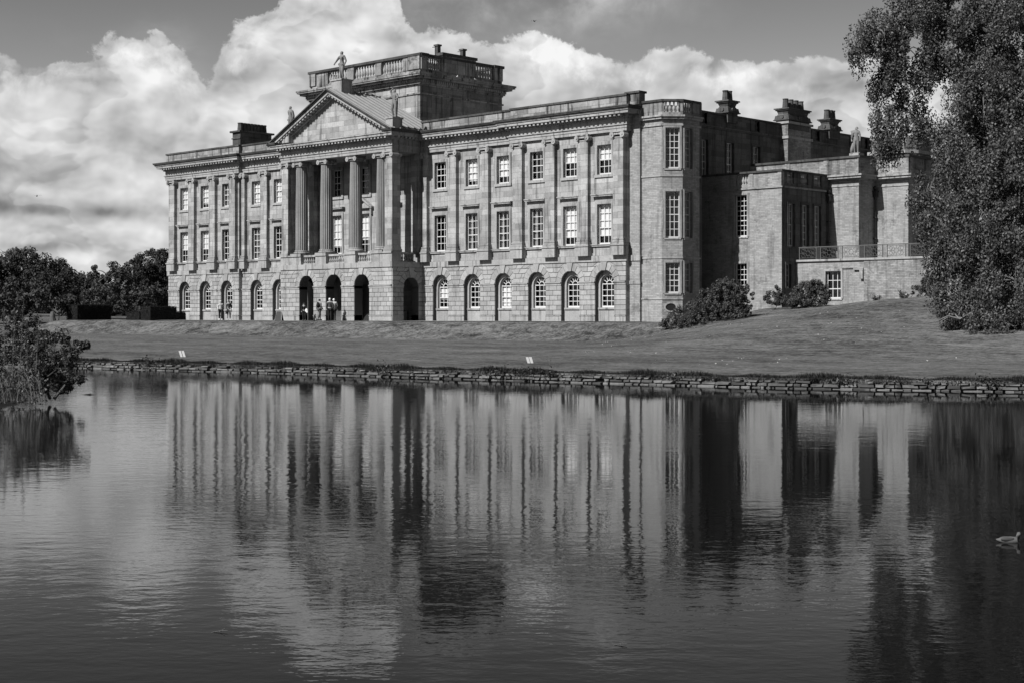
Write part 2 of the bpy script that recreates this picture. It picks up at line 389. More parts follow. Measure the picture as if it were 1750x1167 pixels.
class F:                                                             # a wall face: s along it (left to right seen from outside), o outwards, z up
    def __init__(s, x, y, dx=1., dy=0.): s.x, s.y, s.dx, s.dy = x, y, dx, dy; s.ang = math.atan2(dy, dx)
    def P(s, a, o, z): return (s.x+s.dx*a+s.dy*o, s.y+s.dy*a-s.dx*o, z)
    def box(s, mb, a0, a1, o0, o1, z0, z1):
        P = s.P
        mb.add([P(a0,o1,z0),P(a1,o1,z0),P(a1,o0,z0),P(a0,o0,z0),P(a0,o1,z1),P(a1,o1,z1),P(a1,o0,z1),P(a0,o0,z1)],
               [(0,3,2,1),(4,5,6,7),(0,1,5,4),(1,2,6,5),(2,3,7,6),(3,0,4,7)])
    def cuboid(s, mb, a0, a1, o0, o1, z0, z1, ch=.02):               # block with a chamfered face
        P = s.P
        mb.add([P(a0,o0,z0),P(a1,o0,z0),P(a1,o0,z1),P(a0,o0,z1),P(a0+ch,o1,z0+ch),P(a1-ch,o1,z0+ch),P(a1-ch,o1,z1-ch),P(a0+ch,o1,z1-ch)],
               [(4,5,6,7),(0,1,5,4),(1,2,6,5),(2,3,7,6),(3,0,4,7)])
    def poly(s, mb, pl, o0, o1, ch=.02):                              # polygonal block (a,z) with a chamfered face
        n = len(pl); ca = sum(p[0] for p in pl)/n; cz = sum(p[1] for p in pl)/n
        def sh(p):
            dx, dz = ca-p[0], cz-p[1]; L = math.hypot(dx, dz) or 1; return (p[0]+dx/L*ch*1.3, p[1]+dz/L*ch*1.3)
        mb.add([s.P(p[0], o0, p[1]) for p in pl]+[s.P(*(lambda q: (q[0], o1, q[1]))(sh(p))) for p in pl],
               [tuple(range(n, 2*n))]+[(i, (i+1) % n, n+(i+1) % n, n+i) for i in range(n)])
    def wall(s, mb, a0, a1, z0, z1, holes=(), o=0., depth=.25):
        A = sorted({a0, a1, *[h[0] for h in holes], *[h[1] for h in holes]}); Z = sorted({z0, z1, *[h[2] for h in holes], *[h[3] for h in holes]})
        A = [a for a in A if a0 <= a <= a1]; Z = [z for z in Z if z0 <= z <= z1]
        for i in range(len(A)-1):
            for j in range(len(Z)-1):
                ca, cz = (A[i]+A[i+1])/2, (Z[j]+Z[j+1])/2
                if any(h[0] < ca < h[1] and h[2] < cz < h[3] for h in holes): continue
                mb.quad(s.P(A[i],o,Z[j]), s.P(A[i+1],o,Z[j]), s.P(A[i+1],o,Z[j+1]), s.P(A[i],o,Z[j+1]))
        for h in holes:
            b, t, l, r = h[2], h[3], h[0], h[1]; q = o-depth
            mb.quad(s.P(l,o,b), s.P(l,o,t), s.P(l,q,t), s.P(l,q,b)); mb.quad(s.P(r,o,t), s.P(r,o,b), s.P(r,q,b), s.P(r,q,t))
            mb.quad(s.P(l,o,t), s.P(r,o,t), s.P(r,q,t), s.P(l,q,t)); mb.quad(s.P(r,o,b), s.P(l,o,b), s.P(l,q,b), s.P(r,q,b))
    def arch(s, mb, a0, a1, z0, z1, c, r, zs, o=0., depth=.3, zb=None, n=14, sill=False):
        zb = z0 if zb is None else zb
        if c-r > a0: mb.quad(s.P(a0,o,z0), s.P(c-r,o,z0), s.P(c-r,o,z1), s.P(a0,o,z1))
        if a1 > c+r: mb.quad(s.P(c+r,o,z0), s.P(a1,o,z0), s.P(a1,o,z1), s.P(c+r,o,z1))
        if zb > z0: mb.quad(s.P(c-r,o,z0), s.P(c+r,o,z0), s.P(c+r,o,zb), s.P(c-r,o,zb))
        q = o-depth; pr = None
        for i in range(n+1):
            t = math.pi*i/n; a, z = c-r*math.cos(t), zs+r*math.sin(t)
            if pr:
                mb.quad(s.P(pr[0],o,pr[1]), s.P(a,o,z), s.P(a,o,z1), s.P(pr[0],o,z1))
                mb.quad(s.P(pr[0],o,pr[1]), s.P(pr[0],q,pr[1]), s.P(a,q,z), s.P(a,o,z))
            pr = (a, z)
        mb.quad(s.P(c-r,o,zb), s.P(c-r,o,zs), s.P(c-r,q,zs), s.P(c-r,q,zb)); mb.quad(s.P(c+r,o,zs), s.P(c+r,o,zb), s.P(c+r,q,zb), s.P(c+r,q,zs))
        if sill: mb.quad(s.P(c-r,o,zb), s.P(c+r,o,zb), s.P(c+r,q,zb), s.P(c-r,q,zb))

# ------------------------------------------------------------------ ground
def sstep(x, a, b):
    t = min(1., max(0., (x-a)/(b-a))); return t*t*(3-2*t)
def ground(x, y):
    lawn = -1.18
    foot = -10.2-.02*max(0, 50-x)
    h = lawn+(0-lawn)*sstep(y, foot, foot+4.4)*sstep(x, -12.5, -7.5)
    if x > 55:
        A = 2.1*sstep(x, 58.3, 63.5)+.75*sstep(x, 64, 78)
        yf = -10-min(22., max(0., x-60.)*1.15)
        S = sstep(y, yf, 8)
        h = max(h, lawn+A*S+.10*sstep(x, 57, 62)*mnoise.noise((x*.35, y*.35, 0))*S*2)
    if y > 60 or x < -20:
        d = math.hypot(max(0, -20-x), max(0, y-60)); h += min(30, .02*d*sstep(d, 0, 80))
    h += .05*mnoise.noise((x*.22, y*.22, 3.))
    return h
SHX = [(-5200, 520.), (-2600, 575.), (-1400, 605.), (-500, 620.), (-100, 624.), (0, 626.), (144, 629.), (500, 638.6), (960, 653.), (1350, 663.5), (1750, 670.), (2300, 676.), (3500, 690.), (5600, 720.)]
def shore(px):                                                       # distance of the far shore along column px
    for (a, ya), (b, yb) in zip(SHX, SHX[1:]):
        if px <= b: t = (px-a)/(b-a); return 1.9*FP/(max(ya+(yb-ya)*t, 552.)-HP)
    return 1.9*FP/(SHX[-1][1]-HP)
def shore_pt(px, back=0.): return spot(px, shore(px)+back)
mb = MB(); NC = 420; rows = [0, .25]+[.6+.9*i for i in range(12)]+[11+1.1*i for i in range(115)]
d = 140.
while d < 4200: rows.append(d); d *= 1.09
for i in range(NC+1):
    px = CXP+FP*math.tan(R(-58+116*i/NC)); px = max(-4900, min(5300, px))
    for k, r in enumerate(rows):
        x, y = spot(px, shore(px)+r)
        mb.v.append((x, y, -2.2 if k == 0 else (-1.23 if k == 1 else ground(x, y))))
nr = len(rows)
mb.f = [(i*nr+k, (i+1)*nr+k, (i+1)*nr+k+1, i*nr+k+1) for i in range(NC) for k in range(nr-1)]
solo('lawn', mb, 'grass', smooth=True, kind='structure')
mb = MB(); mb.quad((-900, -900, WZ), (1200, -900, WZ), (1200, 900, WZ), (-900, 900, WZ))
solo('lake_water', mb, 'water', kind='structure')
mb = MB(); mb.quad((-2500, -2500, -3.6), (2500, -2500, -3.6), (2500, 2500, -3.6), (-2500, 2500, -3.6))
solo('lake_bed', mb, 'dark', kind='structure')
mb = MB(); gx = [-6+1.5*i for i in range(44)]
for a, b in zip(gx, gx[1:]):
    mb.quad((a, -5.6, ground(a, -5.6)+.03), (b, -5.6, ground(b, -5.6)+.03), (b, -3.0, .03), (a, -3.0, .03)); mb.quad((a, -3.0, .03), (b, -3.0, .03), (b, 0., .034), (a, 0., .034))
solo('gravel_path', mb, 'gravel', kind='structure')

# ------------------------------------------------------------------ the mansion
house = thing('mansion', (0, 0, 0), label='long pale stone country mansion with columned portico, seen across the lake', cat='mansion')
def P(name, mb, mat, parent=house, **kw): return part(name, mb, mat, parent, **kw)
def slab(mb, x0, x1, y0, y1, o, z0, z1, e=(1, 1, 1, 0)):
    mb.box(x0-o*e[0], x1+o*e[1], y0-o*e[2], y1+o*e[3], z0, z1)

# -- windows: a part of the mansion, their bars, glass, stone surround and blind are sub-parts sharing mesh data
WC = {}
def local_mesh(key, fn, mat):
    if key not in WC:
        mb = MB(); fn(mb); WC[key] = mesh_of(key[0], mb, M[mat])
    return WC[key]
def window(fr, a, z, w, h, cols, rows, meet, rec, sur='plain', blind=0., curtain=False, parent=house, fat=1., sill=True, surmat='trim'):
    T = .055*fat
    def f_frame(mb):
        mb.box(-w/2, -w/2+T, 0, .09, 0, h); mb.box(w/2-T, w/2, 0, .09, 0, h); mb.box(-w/2+T, w/2-T, 0, .09, h-T, h); mb.box(-w/2+T, w/2-T, -.03, .10, 0, T*2)
        zm = (h-3*T)*meet/rows+2*T
        mb.box(-w/2+T, w/2-T, .005, .06, zm-.03, zm+.03)
    def f_bars(mb):
        t = .020*fat; W2 = w/2-T
        for i in range(1, cols): x = -W2+2*W2*i/cols; mb.box(x-t, x+t, .02, .05, 2*T, h-T)
        for j in range(1, rows):
            if j == meet: continue
            zz = 2*T+(h-3*T)*j/rows; mb.box(-W2, W2, .022, .048, zz-t, zz+t)
    def f_glass(mb): mb.quad((-w/2+T, .036, T), (w/2-T, .036, T), (w/2-T, .036, h-T), (-w/2+T, .036, h-T))
    def f_sur(mb):
        b = .19 if sur != 'thin' else .12; q = -rec; pr = q-.07
        if w > 1.6: b = .2
        mb.box(-w/2-b, -w/2, pr, q+.02, 0 if sur != 'box' else -.18, h+b); mb.box(w/2, w/2+b, pr, q+.02, 0 if sur != 'box' else -.18, h+b)
        mb.box(-w/2, w/2, pr, q+.02, h, h+b)
        mb.box(-w/2-b-.04, -w/2-b, pr+.03, q+.02, 0, h+b+.04); mb.box(w/2+b, w/2+b+.04, pr+.03, q+.02, 0, h+b+.04); mb.box(-w/2-b, w/2+b, pr+.03, q+.02, h+b, h+b+.04)
        if sur == 'box': mb.box(-w/2-b-.06, w/2+b+.06, pr-.03, q+.02, -.20, -.02); mb.box(-w/2, w/2, pr, q+.3, -.02, 0.)
        elif sur == 'hood' or sur == 'ped':
            mb.box(-w/2-b, w/2+b, pr+.03, q+.02, h+b+.04, h+b+.24)
            if sur == 'hood':
                mb.box(-w/2-b-.05, w/2+b+.05, pr-.06, q+.02, h+b+.24, h+b+.33); mb.box(-w/2-b-.16, w/2+b+.16, pr-.22, q+.02, h+b+.33, h+b+.43); mb.box(-w/2-b-.20, w/2+b+.20, pr-.27, q+.02, h+b+.43, h+b+.50)
            else:
                zb = h+b+.24; hw = w/2+b+.3
                mb.box(-hw, hw, pr-.22, q+.02, zb, zb+.12)
                for sg in (-1, 1):
                    mb.prism([(sg*hw, zb+.12), (0, zb+.85), (0, zb+.68), (sg*(hw-.25), zb+.12)], lambda p, t: (p[0], t, p[1]), pr-.25, q+.02)
                    mb.box(sg*(hw-.2)-.09, sg*(hw-.2)+.09, pr-.15, q+.02, zb-.5, zb)
                mb.prism([(-hw+.2, zb+.12), (hw-.2, zb+.12), (0, zb+.72)], lambda p, t: (p[0], t, p[1]), pr-.02, q+.02)
        elif sill: mb.box(-w/2-.08, w/2+.08, q-.06, q+.25, -.10, 0.)
    key = (round(w, 2), round(h, 2), cols, rows, meet, fat)
    o = link('window', local_mesh(('window_frame',)+key, f_frame, 'white'), parent, fr.P(a, -rec, z), fr.ang)
    link('glazing_bars', local_mesh(('glazing_bars',)+key, f_bars, 'white'), o)
    link('glass', local_mesh(('glass',)+key, f_glass, 'glass'), o)
    if sur: link('surround', local_mesh(('surround',)+key+(sur, rec, sill), f_sur, surmat), o)
    if blind:
        def f_blind(mb):
            n = 10; z0 = h*(1-blind)
            for i in range(n):
                x0, x1 = -w/2+.03+(w-.06)*i/n, -w/2+.03+(w-.06)*(i+1)/n
                mb.quad((x0, .13+.008*(i % 2), z0), (x1, .13+.008*((i+1) % 2), z0), (x1, .13+.008*((i+1) % 2), h), (x0, .13+.008*(i % 2), h))
        link('blind', local_mesh(('blind',)+key+(blind,), f_blind, 'cloth'), o)
    if curtain:
        def f_cur(mb):
            for sg in (-1, 1):
                n = 8
                for i in range(n):
                    x0, x1 = sg*(w/2-.02-.30*w*i/n), sg*(w/2-.02-.30*w*(i+1)/n)
                    mb.quad((x0, .18+.05*(i % 2), 0), (x1, .18+.05*((i+1) % 2), 0), (x1, .18+.05*((i+1) % 2), h), (x0, .18+.05*(i % 2), h))
        link('curtain', local_mesh(('curtain',)+key, f_cur, 'curtain' if curtain is True else curtain), o)
    return o
def arch_window(fr, a, z, r, hs, rec, blind=0.):                      # round-headed sash: hs is the height to the springing
    T = .06
    def arc(mb, rr, t, y0, y1, n=14):
        for i in range(n):
            a0, a1 = math.pi*i/n, math.pi*(i+1)/n
            pl = [(-math.cos(a0)*(rr-t), hs+math.sin(a0)*(rr-t)), (-math.cos(a0)*rr, hs+math.sin(a0)*rr), (-math.cos(a1)*rr, hs+math.sin(a1)*rr), (-math.cos(a1)*(rr-t), hs+math.sin(a1)*(rr-t))]
            mb.prism(pl, lambda p, q: (p[0], q, p[1]), y0, y1)
    def f_frame(mb):
        mb.box(-r, -r+T, 0, .09, 0, hs); mb.box(r-T, r, 0, .09, 0, hs); mb.box(-r+T, r-T, -.05, .1, 0, .13); mb.box(-r+T, r-T, .0, .06, hs-.03, hs+.03)
        mb.box(-r+T, r-T, .0, .06, hs*.5-.03, hs*.5+.03); arc(mb, r, T, 0, .09)
    def f_bars(mb):
        t = .02; W2 = r-T
        for i in (1, 2): x = -W2+2*W2*i/3; mb.box(x-t, x+t, .02, .05, .13, hs-.03)
        for zz in (hs*.28, hs*.75): mb.box(-W2, W2, .022, .048, zz-t, zz+t)
        arc(mb, r*.42, .045, .02, .05, 10)
        for k in range(1, 6):
            an = math.pi*k/6; ca, sa = math.cos(an), math.sin(an); rr = r-T; q = r*.40; dx, dz = -sa*t, ca*t
            mb.prism([(ca*q-dx, hs+sa*q-dz), (ca*rr-dx, hs+sa*rr-dz), (ca*rr+dx, hs+sa*rr+dz), (ca*q+dx, hs+sa*q+dz)], lambda p, e: (p[0], e, p[1]), .024, .046)
    def f_glass(mb):
        mb.add([(-r+T, .036, .1), (r-T, .036, .1)]+[(math.cos(math.pi*i/12)*(r-T), .036, hs+math.sin(math.pi*i/12)*(r-T)) for i in range(13)], [tuple(range(15))])
    key = (round(r, 2), round(hs, 2))
    o = link('window', local_mesh(('arched_frame',)+key, f_frame, 'white'), house, fr.P(a, -rec, z), fr.ang)
    link('glazing_bars', local_mesh(('arched_bars',)+key, f_bars, 'white'), o)
    link('glass', local_mesh(('arched_glass',)+key, f_glass, 'glass'), o)
    if blind:
        def f_b(mb):
            z0 = hs*(1-blind); mb.quad((-r+.04, .14, z0), (r-.04, .14, z0), (r-.04, .14, hs), (-r+.04, .14, hs))
        link('blind', local_mesh(('arched_blind',)+key+(blind,), f_b, 'cloth'), o)
    return o

# -- rusticated ground storey
BLK = []                                                              # (distance, face, polygon)
VOUS = []
ZS, RA = 2.74, .86
def courses(fr, a0, a1, arches, z0=.46, skip=()):
    lv = [(z0+(2.58-z0)/6*i, z0+(2.58-z0)/6*(i+1)) for i in range(6)]+[(2.82+.3425*i, 2.82+.3425*(i+1)) for i in range(4)]
    for ci, (za, zb) in enumerate(lv):
        def half(c, r, zs, z):
            if ci < 6: return r
            Ro = r+.52; q = z-zs
            return math.sqrt(max(0, Ro*Ro-q*q)) if q < Ro else 0.
        edges = [(a0, a0)]
        for (c, r, zs) in arches:
            ha, hb = half(c, r, zs, za), half(c, r, zs, zb)
            edges += [(c-ha, c-hb), (c+ha, c+hb)]
        edges.append((a1, a1))
        for k in range(0, len(edges), 2):
            (la, lb), (ra, rb) = edges[k], edges[k+1]
            L = (ra-la+rb-lb)/2
            if L < .12: continue
            n = max(1, round(L/.72)); cuts = [i/n for i in range(n+1)]
            if ci % 2 and n > 1: cuts = [0]+[(i+.5)/n for i in range(n)]+[1]
            cuts = [c+(random.uniform(-.03, .03) if 0 < c < 1 else 0) for c in cuts]
            for c0, c1 in zip(cuts, cuts[1:]):
                g = .003; gz = .010
                pl = [(la+(ra-la)*c0+g, za+gz), (la+(ra-la)*c1-g, za+gz), (lb+(rb-lb)*c1-g, zb-gz), (lb+(rb-lb)*c0+g, zb-gz)]
                if min(pl[1][0]-pl[0][0], pl[2][0]-pl[3][0]) < .03: continue
                X, Z = XZ(*fr.P((pl[0][0]+pl[1][0])/2, 0, 0)[:2])
                BLK.append((Z, fr, pl))
    for (c, r, zs) in arches:
        n = 9; Ro = r+.52
        for k in range(n):
            t0, t1 = math.pi*k/n, math.pi*(k+1)/n; tm = (t0+t1)/2; g = .007
            key = k == 4
            def pt(rr, t): return (c-rr*math.cos(t), min(zs+rr*math.sin(t), 4.18))
            pl = [pt(r+.0, t0+g), pt(r, tm), pt(r, t1-g), pt(Ro, t1-g*.5), pt(Ro, tm), pt(Ro, t0+g*.5)] if key or True else None
            if key: pl = [pt(r-.03, t0), pt(r-.03, t1), (c+.30, 4.185), (c-.30, 4.185)]
            VOUS.append((fr, pl, .12 if key else .045))
def ground_seg(x0, x1, y, centres, wins=True):
    fr = F(0, y); mbj = MB(); mbp = MB(); mbb = MB(); cs = sorted(centres)
    cuts = [x0]+[(a+b)/2 for a, b in zip(cs, cs[1:])]+[x1]
    for c, a, b in zip(cs, cuts, cuts[1:]):
        fr.arch(mbj, a, b, 0, 4.6, c, RA, ZS, o=-.012, depth=.31, zb=0.)
        fr.arch(mbp, c-RA-.1, c+RA+.1, 0, 3.9, c, .66, 2.64, o=-.32, depth=.24, zb=.98, sill=True)
        mbp.box(c-.80, c+.80, y+.22, y+.58, .86, .985)
        arch_window(fr, c, .99, .66, 1.65, .50, blind=BL0.get(round(c, 1), 0))
    courses(fr, x0, x1, [(c, RA, ZS) for c in cs])
    e = [x0]+[q for c in cs for q in (c-RA, c+RA)]+[x1]
    for k in range(0, len(e), 2):
        mbb = MB(); fr.box(mbb, e[k], e[k+1], -.02, .05, 0, .40); fr.box(mbb, e[k], e[k+1], -.02, .09, .40, .455); P('plinth', mbb, 'trim')
        mbb = MB(); fr.box(mbb, e[k], e[k+1], -.02, .07, 2.58, 2.74); fr.box(mbb, e[k], e[k+1], -.02, .13, 2.74, 2.82); P('impost_band', mbb, 'trim')
    P('ground_wall', mbj, 'joint'); P('window_recess', mbp, 'trim')
ENT = [(.22, 13.13, 13.34), (.26, 13.34, 13.54), (.34, 13.54, 13.62), (.22, 13.62, 14.02), (.36, 14.02, 14.13), (.40, 14.13, 14.26), (.85, 14.26, 14.46), (.92, 14.46, 14.53)]
CYM = [(.96, 14.53, 14.62), (1.04, 14.62, 14.70), (1.08, 14.70, 14.78)]
def entab(x0, x1, y0, y1, e, cyma=True, mod=((1, 0),)):
    a = MB(); b = MB(); c = MB()
    for o, z0, z1 in ENT: slab(a, x0, x1, y0, y1, o, z0, z1, e)
    if cyma:
        for o, z0, z1 in CYM: slab(b, x0, x1, y0, y1, o, z0, z1, e)
        P('cornice_moulding', b, 'coping')
    n = round((x1-x0)/.40)
    if e[2]:
        for i in range(n+1):
            x = x0+(x1-x0)*i/n; c.box(x-.09, x+.09, y0-.78, y0-.40, 14.10, 14.262)
            c.box(x-.17, x-.06, y0-.43, y0-.36, 14.03, 14.12); c.box(x+.06, x+.17, y0-.43, y0-.36, 14.03, 14.12)
    if e[1] and y1-y0 > 1:
        n = round((y1-y0)/.40)
        for i in range(n+1):
            y = y0+(y1-y0)*i/n; c.box(x1+.40, x1+.78, y-.09, y+.09, 14.10, 14.262)
    P('entablature', a, 'trim')
    P('modillions', c, 'trim', kind='stuff')
def parapet(x0, x1, y, e=(0, 0), top=15.66):
    a = MB(); a.box(x0-.14*e[0], x1+.14*e[1], y-.14, y+.35, 14.78, top-.12); a.box(x0-.2*e[0], x1+.2*e[1], y-.2, y+.40, 14.78, 14.90)
    P('parapet', a, 'weathered')
    a = MB(); a.box(x0-.2*e[0], x1+.2*e[1], y-.22, y+.42, top-.12, top+.02); P('parapet_coping', a, 'coping')
def ionic(mb, x, yf, z, w, depth, ang=True):                            # pilaster capital: volutes either side of an egg moulding, front at y = yf
    mb.box(x-w/2-.03, x+w/2+.03, yf-.03, yf+depth, z, z+.07)
    mb.box(x-w/2-.02, x+w/2+.02, yf-.09, yf+depth, z+.20, z+.36)
    for sg in (-1, 1):
        cx = x+sg*(w/2+.02); pl = [(cx+.20*math.cos(t*math.pi/5), z+.19+.20*math.sin(t*math.pi/5)) for t in range(10)]
        mb.prism(pl, lambda p, q: (p[0], q, p[1]), yf-.16, yf+depth)
        mb.prism([(cx+.06*math.cos(t*math.pi/3), z+.19+.06*math.sin(t*math.pi/3)) for t in range(6)], lambda p, q: (p[0], q, p[1]), yf-.20, yf-.15)
    mb.box(x-w/2-.16, x+w/2+.16, yf-.16, yf+depth, z+.37, z+.45)
def pilaster(xr, y, w=.90, pr=.31, cap=True, ped=True):
    x = xr-w/2; a = MB()
    a.box(x-w/2-.14, x+w/2+.14, y-pr-.14, y+.02, 5.36, 5.50); a.box(x-w/2-.11, x+w/2+.11, y-pr-.11, y+.02, 5.50, 5.60); a.box(x-w/2-.05, x+w/2+.05, y-pr-.05, y+.02, 5.60, 5.67)
    a.box(x-w/2-.08, x+w/2+.08, y-pr-.08, y+.02, 5.67, 5.76); a.box(x-w/2, x+w/2, y-pr, y+.02, 5.76, 12.68)
    o = P('pilaster', a, 'ashlar')
    c = MB(); ionic(c, x, y-pr, 12.68, w, pr+.02); part('capital', c, 'trim', o)
    c = MB(); c.box(x-w/2-.16, x+w/2+.16, y-pr-.16, y+.02, 4.6, 5.26); c.box(x-w/2-.22, x+w/2+.22, y-pr-.22, y+.02, 5.26, 5.36); part('pedestal', c, 'trim', o)
BL1 = {}; BL2 = {}; BL0 = {}
def upper_seg(x0, x1, y, wins, pils, e, name_e=(0, 0)):
    fr = F(0, y); a = MB(); H1 = [(c-.64, c+.64, 5.40, 8.20) for c in wins]; H2 = [(c-.64, c+.64, 10.26, 12.32) for c in wins]
    fr.wall(a, x0, x1, 4.6, 13.14, H1+H2, 0., .22); P('wall', a, 'ashlar')
    a = MB(); fr.box(a, x0, x1, -.02, .10, 4.6, 5.26) if False else None
    edges = [x0]+[q for c in wins for q in (c-.52, c+.52)]+[x1]
    a.box(x0, x1, y-.13, y+.02, 5.24, 5.34); a.box(x0, x1, y-.17, y+.02, 5.34, 5.395); P('sill_band', a, 'trim')
    a = MB(); a.box(x0-.12*e[0], x1+.12*e[1], y-.12, y+.05, 4.19, 4.6); P('plat_band', a, 'trim')
    for c in wins:
        k = round(c, 1)
        window(fr, c, 5.40, 1.28, 2.80, 3, 5, 2, .19, 'hood', BL1.get(k, 0), curtain=(k in CUR))
        window(fr, c, 10.26, 1.28, 2.06, 3, 4, 2, .19, 'box', BL2.get(k, 0), curtain=(k in CUR2))
    for p in pils: pilaster(p, y, *( (.90,) if not isinstance(p, tuple) else ())) if not isinstance(p, tuple) else pilaster(p[0], y, p[1])
    entab(x0, x1, y, y+.4, (e[0], e[1], 1, 0)); parapet(x0, x1, y, e)
    b = MB(); b.box(x0+.05, x1-.05, y+1.3, y+1.35, .0, 13.2); P('dark_backing', b, 'dark')  # near-black sheet: darkness of the rooms behind the windows as colour

X0L, XBL, XPL, XPR, XBR, XR, XE = .55, 11.72, 21.5, 35.42, 45.60, 56.34, 57.26
XC = (XPL+XPR)/2
WL = [3.22, 6.52, 9.87]; WLI = [13.85, 17.05, 20.25]; WRI = [37.49, 40.95, 44.25]; WRO = [47.99, 51.23, 54.41]
BL1.update({3.2: .62, 6.5: .62, 51.2: .80, 54.4: .80}); BL2.update({3.2: .95, 6.5: .8, 13.8: .9, 13.9: .9, 17.1: .95, 17.0: .95, 51.2: .52, 54.4: .52, 41.0: .80, 40.9: .80, 44.2: .74, 37.5: 0.})  # upper pair just right of the portico stands in for bright glass reflections
BL0.update({38.0: .5, 37.5: .6, 44.2: .9, 44.3: .9})
CUR = {13.8, 13.9, 41.0, 41.0, 44.2, 48.0}; CUR2 = {9.9, 38.0}
OU = -.35
for (a, b, y, ws) in ((X0L, XBL, OU, WL), (XBL, XPL, 0., WLI), (XPR, XBR, 0., WRI), (XBR, XR, OU, WRO)):
    ground_seg(a, b, y, ws)
upper_seg(X0L, XBL, OU, WL, [1.94, 5.13, 8.41, 11.50], (1, 1))
upper_seg(XBL, XPL, 0., WLI, [(12.45, .45), 15.70, 18.95], (0, 0))
upper_seg(XPR, XBR, 0., WRI, [(36.2, .45), 39.48, 42.95], (0, 0))
upper_seg(XBR, XR, OU, WRO, [46.75, 49.95, 53.10, XR-.02], (1, 1))
# returns of the two end blocks
for x in (XBL, XR):
    a = MB(); a.box(x-.3, x, OU+.02, .05, 0, 14.8); P('wall', a, 'ashlar')
a = MB(); a.box(XR, XE, 0, .6, 0, 15.0); P('wall', a, 'rubble')
a = MB(); a.box(XR, XE+.08, -.08, .05, 4.19, 4.6); a.box(XR, XE+.05, -.05, .05, 2.6, 2.82); P('plat_band', a, 'trim')
a = MB(); a.box(XR-.2, XE+.05, -.14, .5, 14.9, 15.68); P('parapet', a, 'weathered')
a = MB(); a.box(XR-.25, XE+.14, -.24, .6, 15.68, 15.82); P('parapet_coping', a, 'coping')
# far end wall and the body of the house under its leads
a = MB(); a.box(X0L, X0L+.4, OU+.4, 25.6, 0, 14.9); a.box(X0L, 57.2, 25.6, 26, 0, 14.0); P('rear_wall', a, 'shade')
a = MB(); a.box(X0L+.4, 57.1, .45, 25.6, 13.9, 14.0); P('roof', a, 'lead')
# -- portico
YF = -3.2
fr = F(0, YF); a = MB(); PA = [(24.92, .92, 2.78), (28.40, .98, 2.76), (31.86, .90, 2.78)]
for (c, r, zs), x0, x1 in zip(PA, (XPL, 26.66, 30.13), (26.66, 30.13, XPR)):
    fr.arch(a, x0, x1, 0, 4.2, c, r, zs, o=-.012, depth=.8)
fs = F(XPR, YF, 0, 1); fs.arch(a, 0, 3.2, 0, 4.2, 1.95, .80, 2.62, o=-.012, depth=.8)
fl = F(XPL, 0, 0, -1); fl.arch(a, 0, 3.2, 0, 4.2, 1.25, .80, 2.62, o=-.012, depth=.8)
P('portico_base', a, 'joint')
courses(fr, XPL, XPR, PA); courses(fs, 0, 3.2, [(1.95, .80, 2.62)])
a = MB()
e = [XPL]+[q for c, r, _ in PA for q in (c-r, c+r)]+[XPR]
for k in range(0, len(e), 2):
    for z0, z1, o in ((0, .72, .05), (.72, .80, .09)) if False else ((0, .40, .05), (.40, .46, .09)): fr.box(a, e[k], e[k+1], -.82, o, z0, z1)
    P('plinth', a, 'trim'); a = MB(); fr.box(a, e[k], e[k+1], -.82, .07, 2.58, 2.74); fr.box(a, e[k], e[k+1], -.82, .13, 2.74, 2.82); P('impost_band', a, 'trim'); a = MB()
for s0, s1 in ((.0, 1.15), (2.75, 3.2)):
    fs.box(a, s0, s1, -.82, .07, 2.58, 2.74); fs.box(a, s0, s1, -.82, .12, 2.74, 2.82); fs.box(a, s0, s1, -.82, .05, 0, .46); P('impost_band', a, 'trim'); a = MB()
a = None
a = MB(); a.box(XPL-.12, XPR+.12, YF-.12, 0, 4.19, 4.6); P('portico_floor', a, 'trim')
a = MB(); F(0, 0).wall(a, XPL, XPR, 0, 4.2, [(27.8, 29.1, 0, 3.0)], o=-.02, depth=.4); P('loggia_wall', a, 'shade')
a = MB(); a.box(27.8, 29.1, .40, .46, 0, 3.0); P('door', a, 'iron')
a = MB()
for x0, x1 in ((23.9, 24.5), (25.9, 26.7), (30.2, 30.9), (32.8, 33.6)): a.box(x0, x1, -.3, -.03, 0, .75)
P('loggia_plinth', a, 'trim')
# upper storey behind the columns
frb = F(0, 0); pw = [24.93, 28.46, 31.99]
a = MB(); frb.wall(a, XPL, XPR, 4.6, 13.14, [(c-.66, c+.66, 5.55, 8.75) for c in pw]+[(c-.64, c+.64, 10.30, 12.55) for c in pw], 0., .22); P('wall', a, 'ashlar')
for i, c in enumerate(pw):
    window(frb, c, 5.55, 1.32, 3.2, 3, 5, 2, .19, 'ped' if i == 1 else 'hood', (.82, .66, .7)[i])
    window(frb, c, 10.30, 1.28, 2.25, 3, 4, 2, .19, 'box')
a = MB(); a.box(XPL, XPR, .9, .95, 4.6, 13.2); P('dark_backing', a, 'dark')
CX = [23.50, 26.72, 30.38, 33.62]; YC = YF+.62
def baluster(mb, x, y, z, h, s=1.):
    pr = [(.085, 0), (.085, .08), (.05, .12), (.085, .30), (.09, .40), (.05, .62), (.035, .74), (.06, .80), (.04, .86), (.075, .92), (.075, 1.)]
    mb.lathe([(r*s, q*h) for r, q in pr], (x, y, z), 6, top=False, bottom=False)
a = MB(); b = MB()
for x in CX: a = MB(); a.box(x-.66, x+.66, YF-.0, YF+1.25, 4.6, 5.26); a.box(x-.72, x+.72, YF-.08, YF+1.3, 5.26, 5.38); P('podium', a, 'trim')
for x0, x1 in ((XPL, 22.85), (34.3, XPR)): a = MB(); a.box(x0-.02, x1, YF-.02, YF+.95, 4.6, 5.26); a.box(x0-.08, x1, YF-.10, YF+1., 5.26, 5.38); P('podium', a, 'trim')
a = MB()
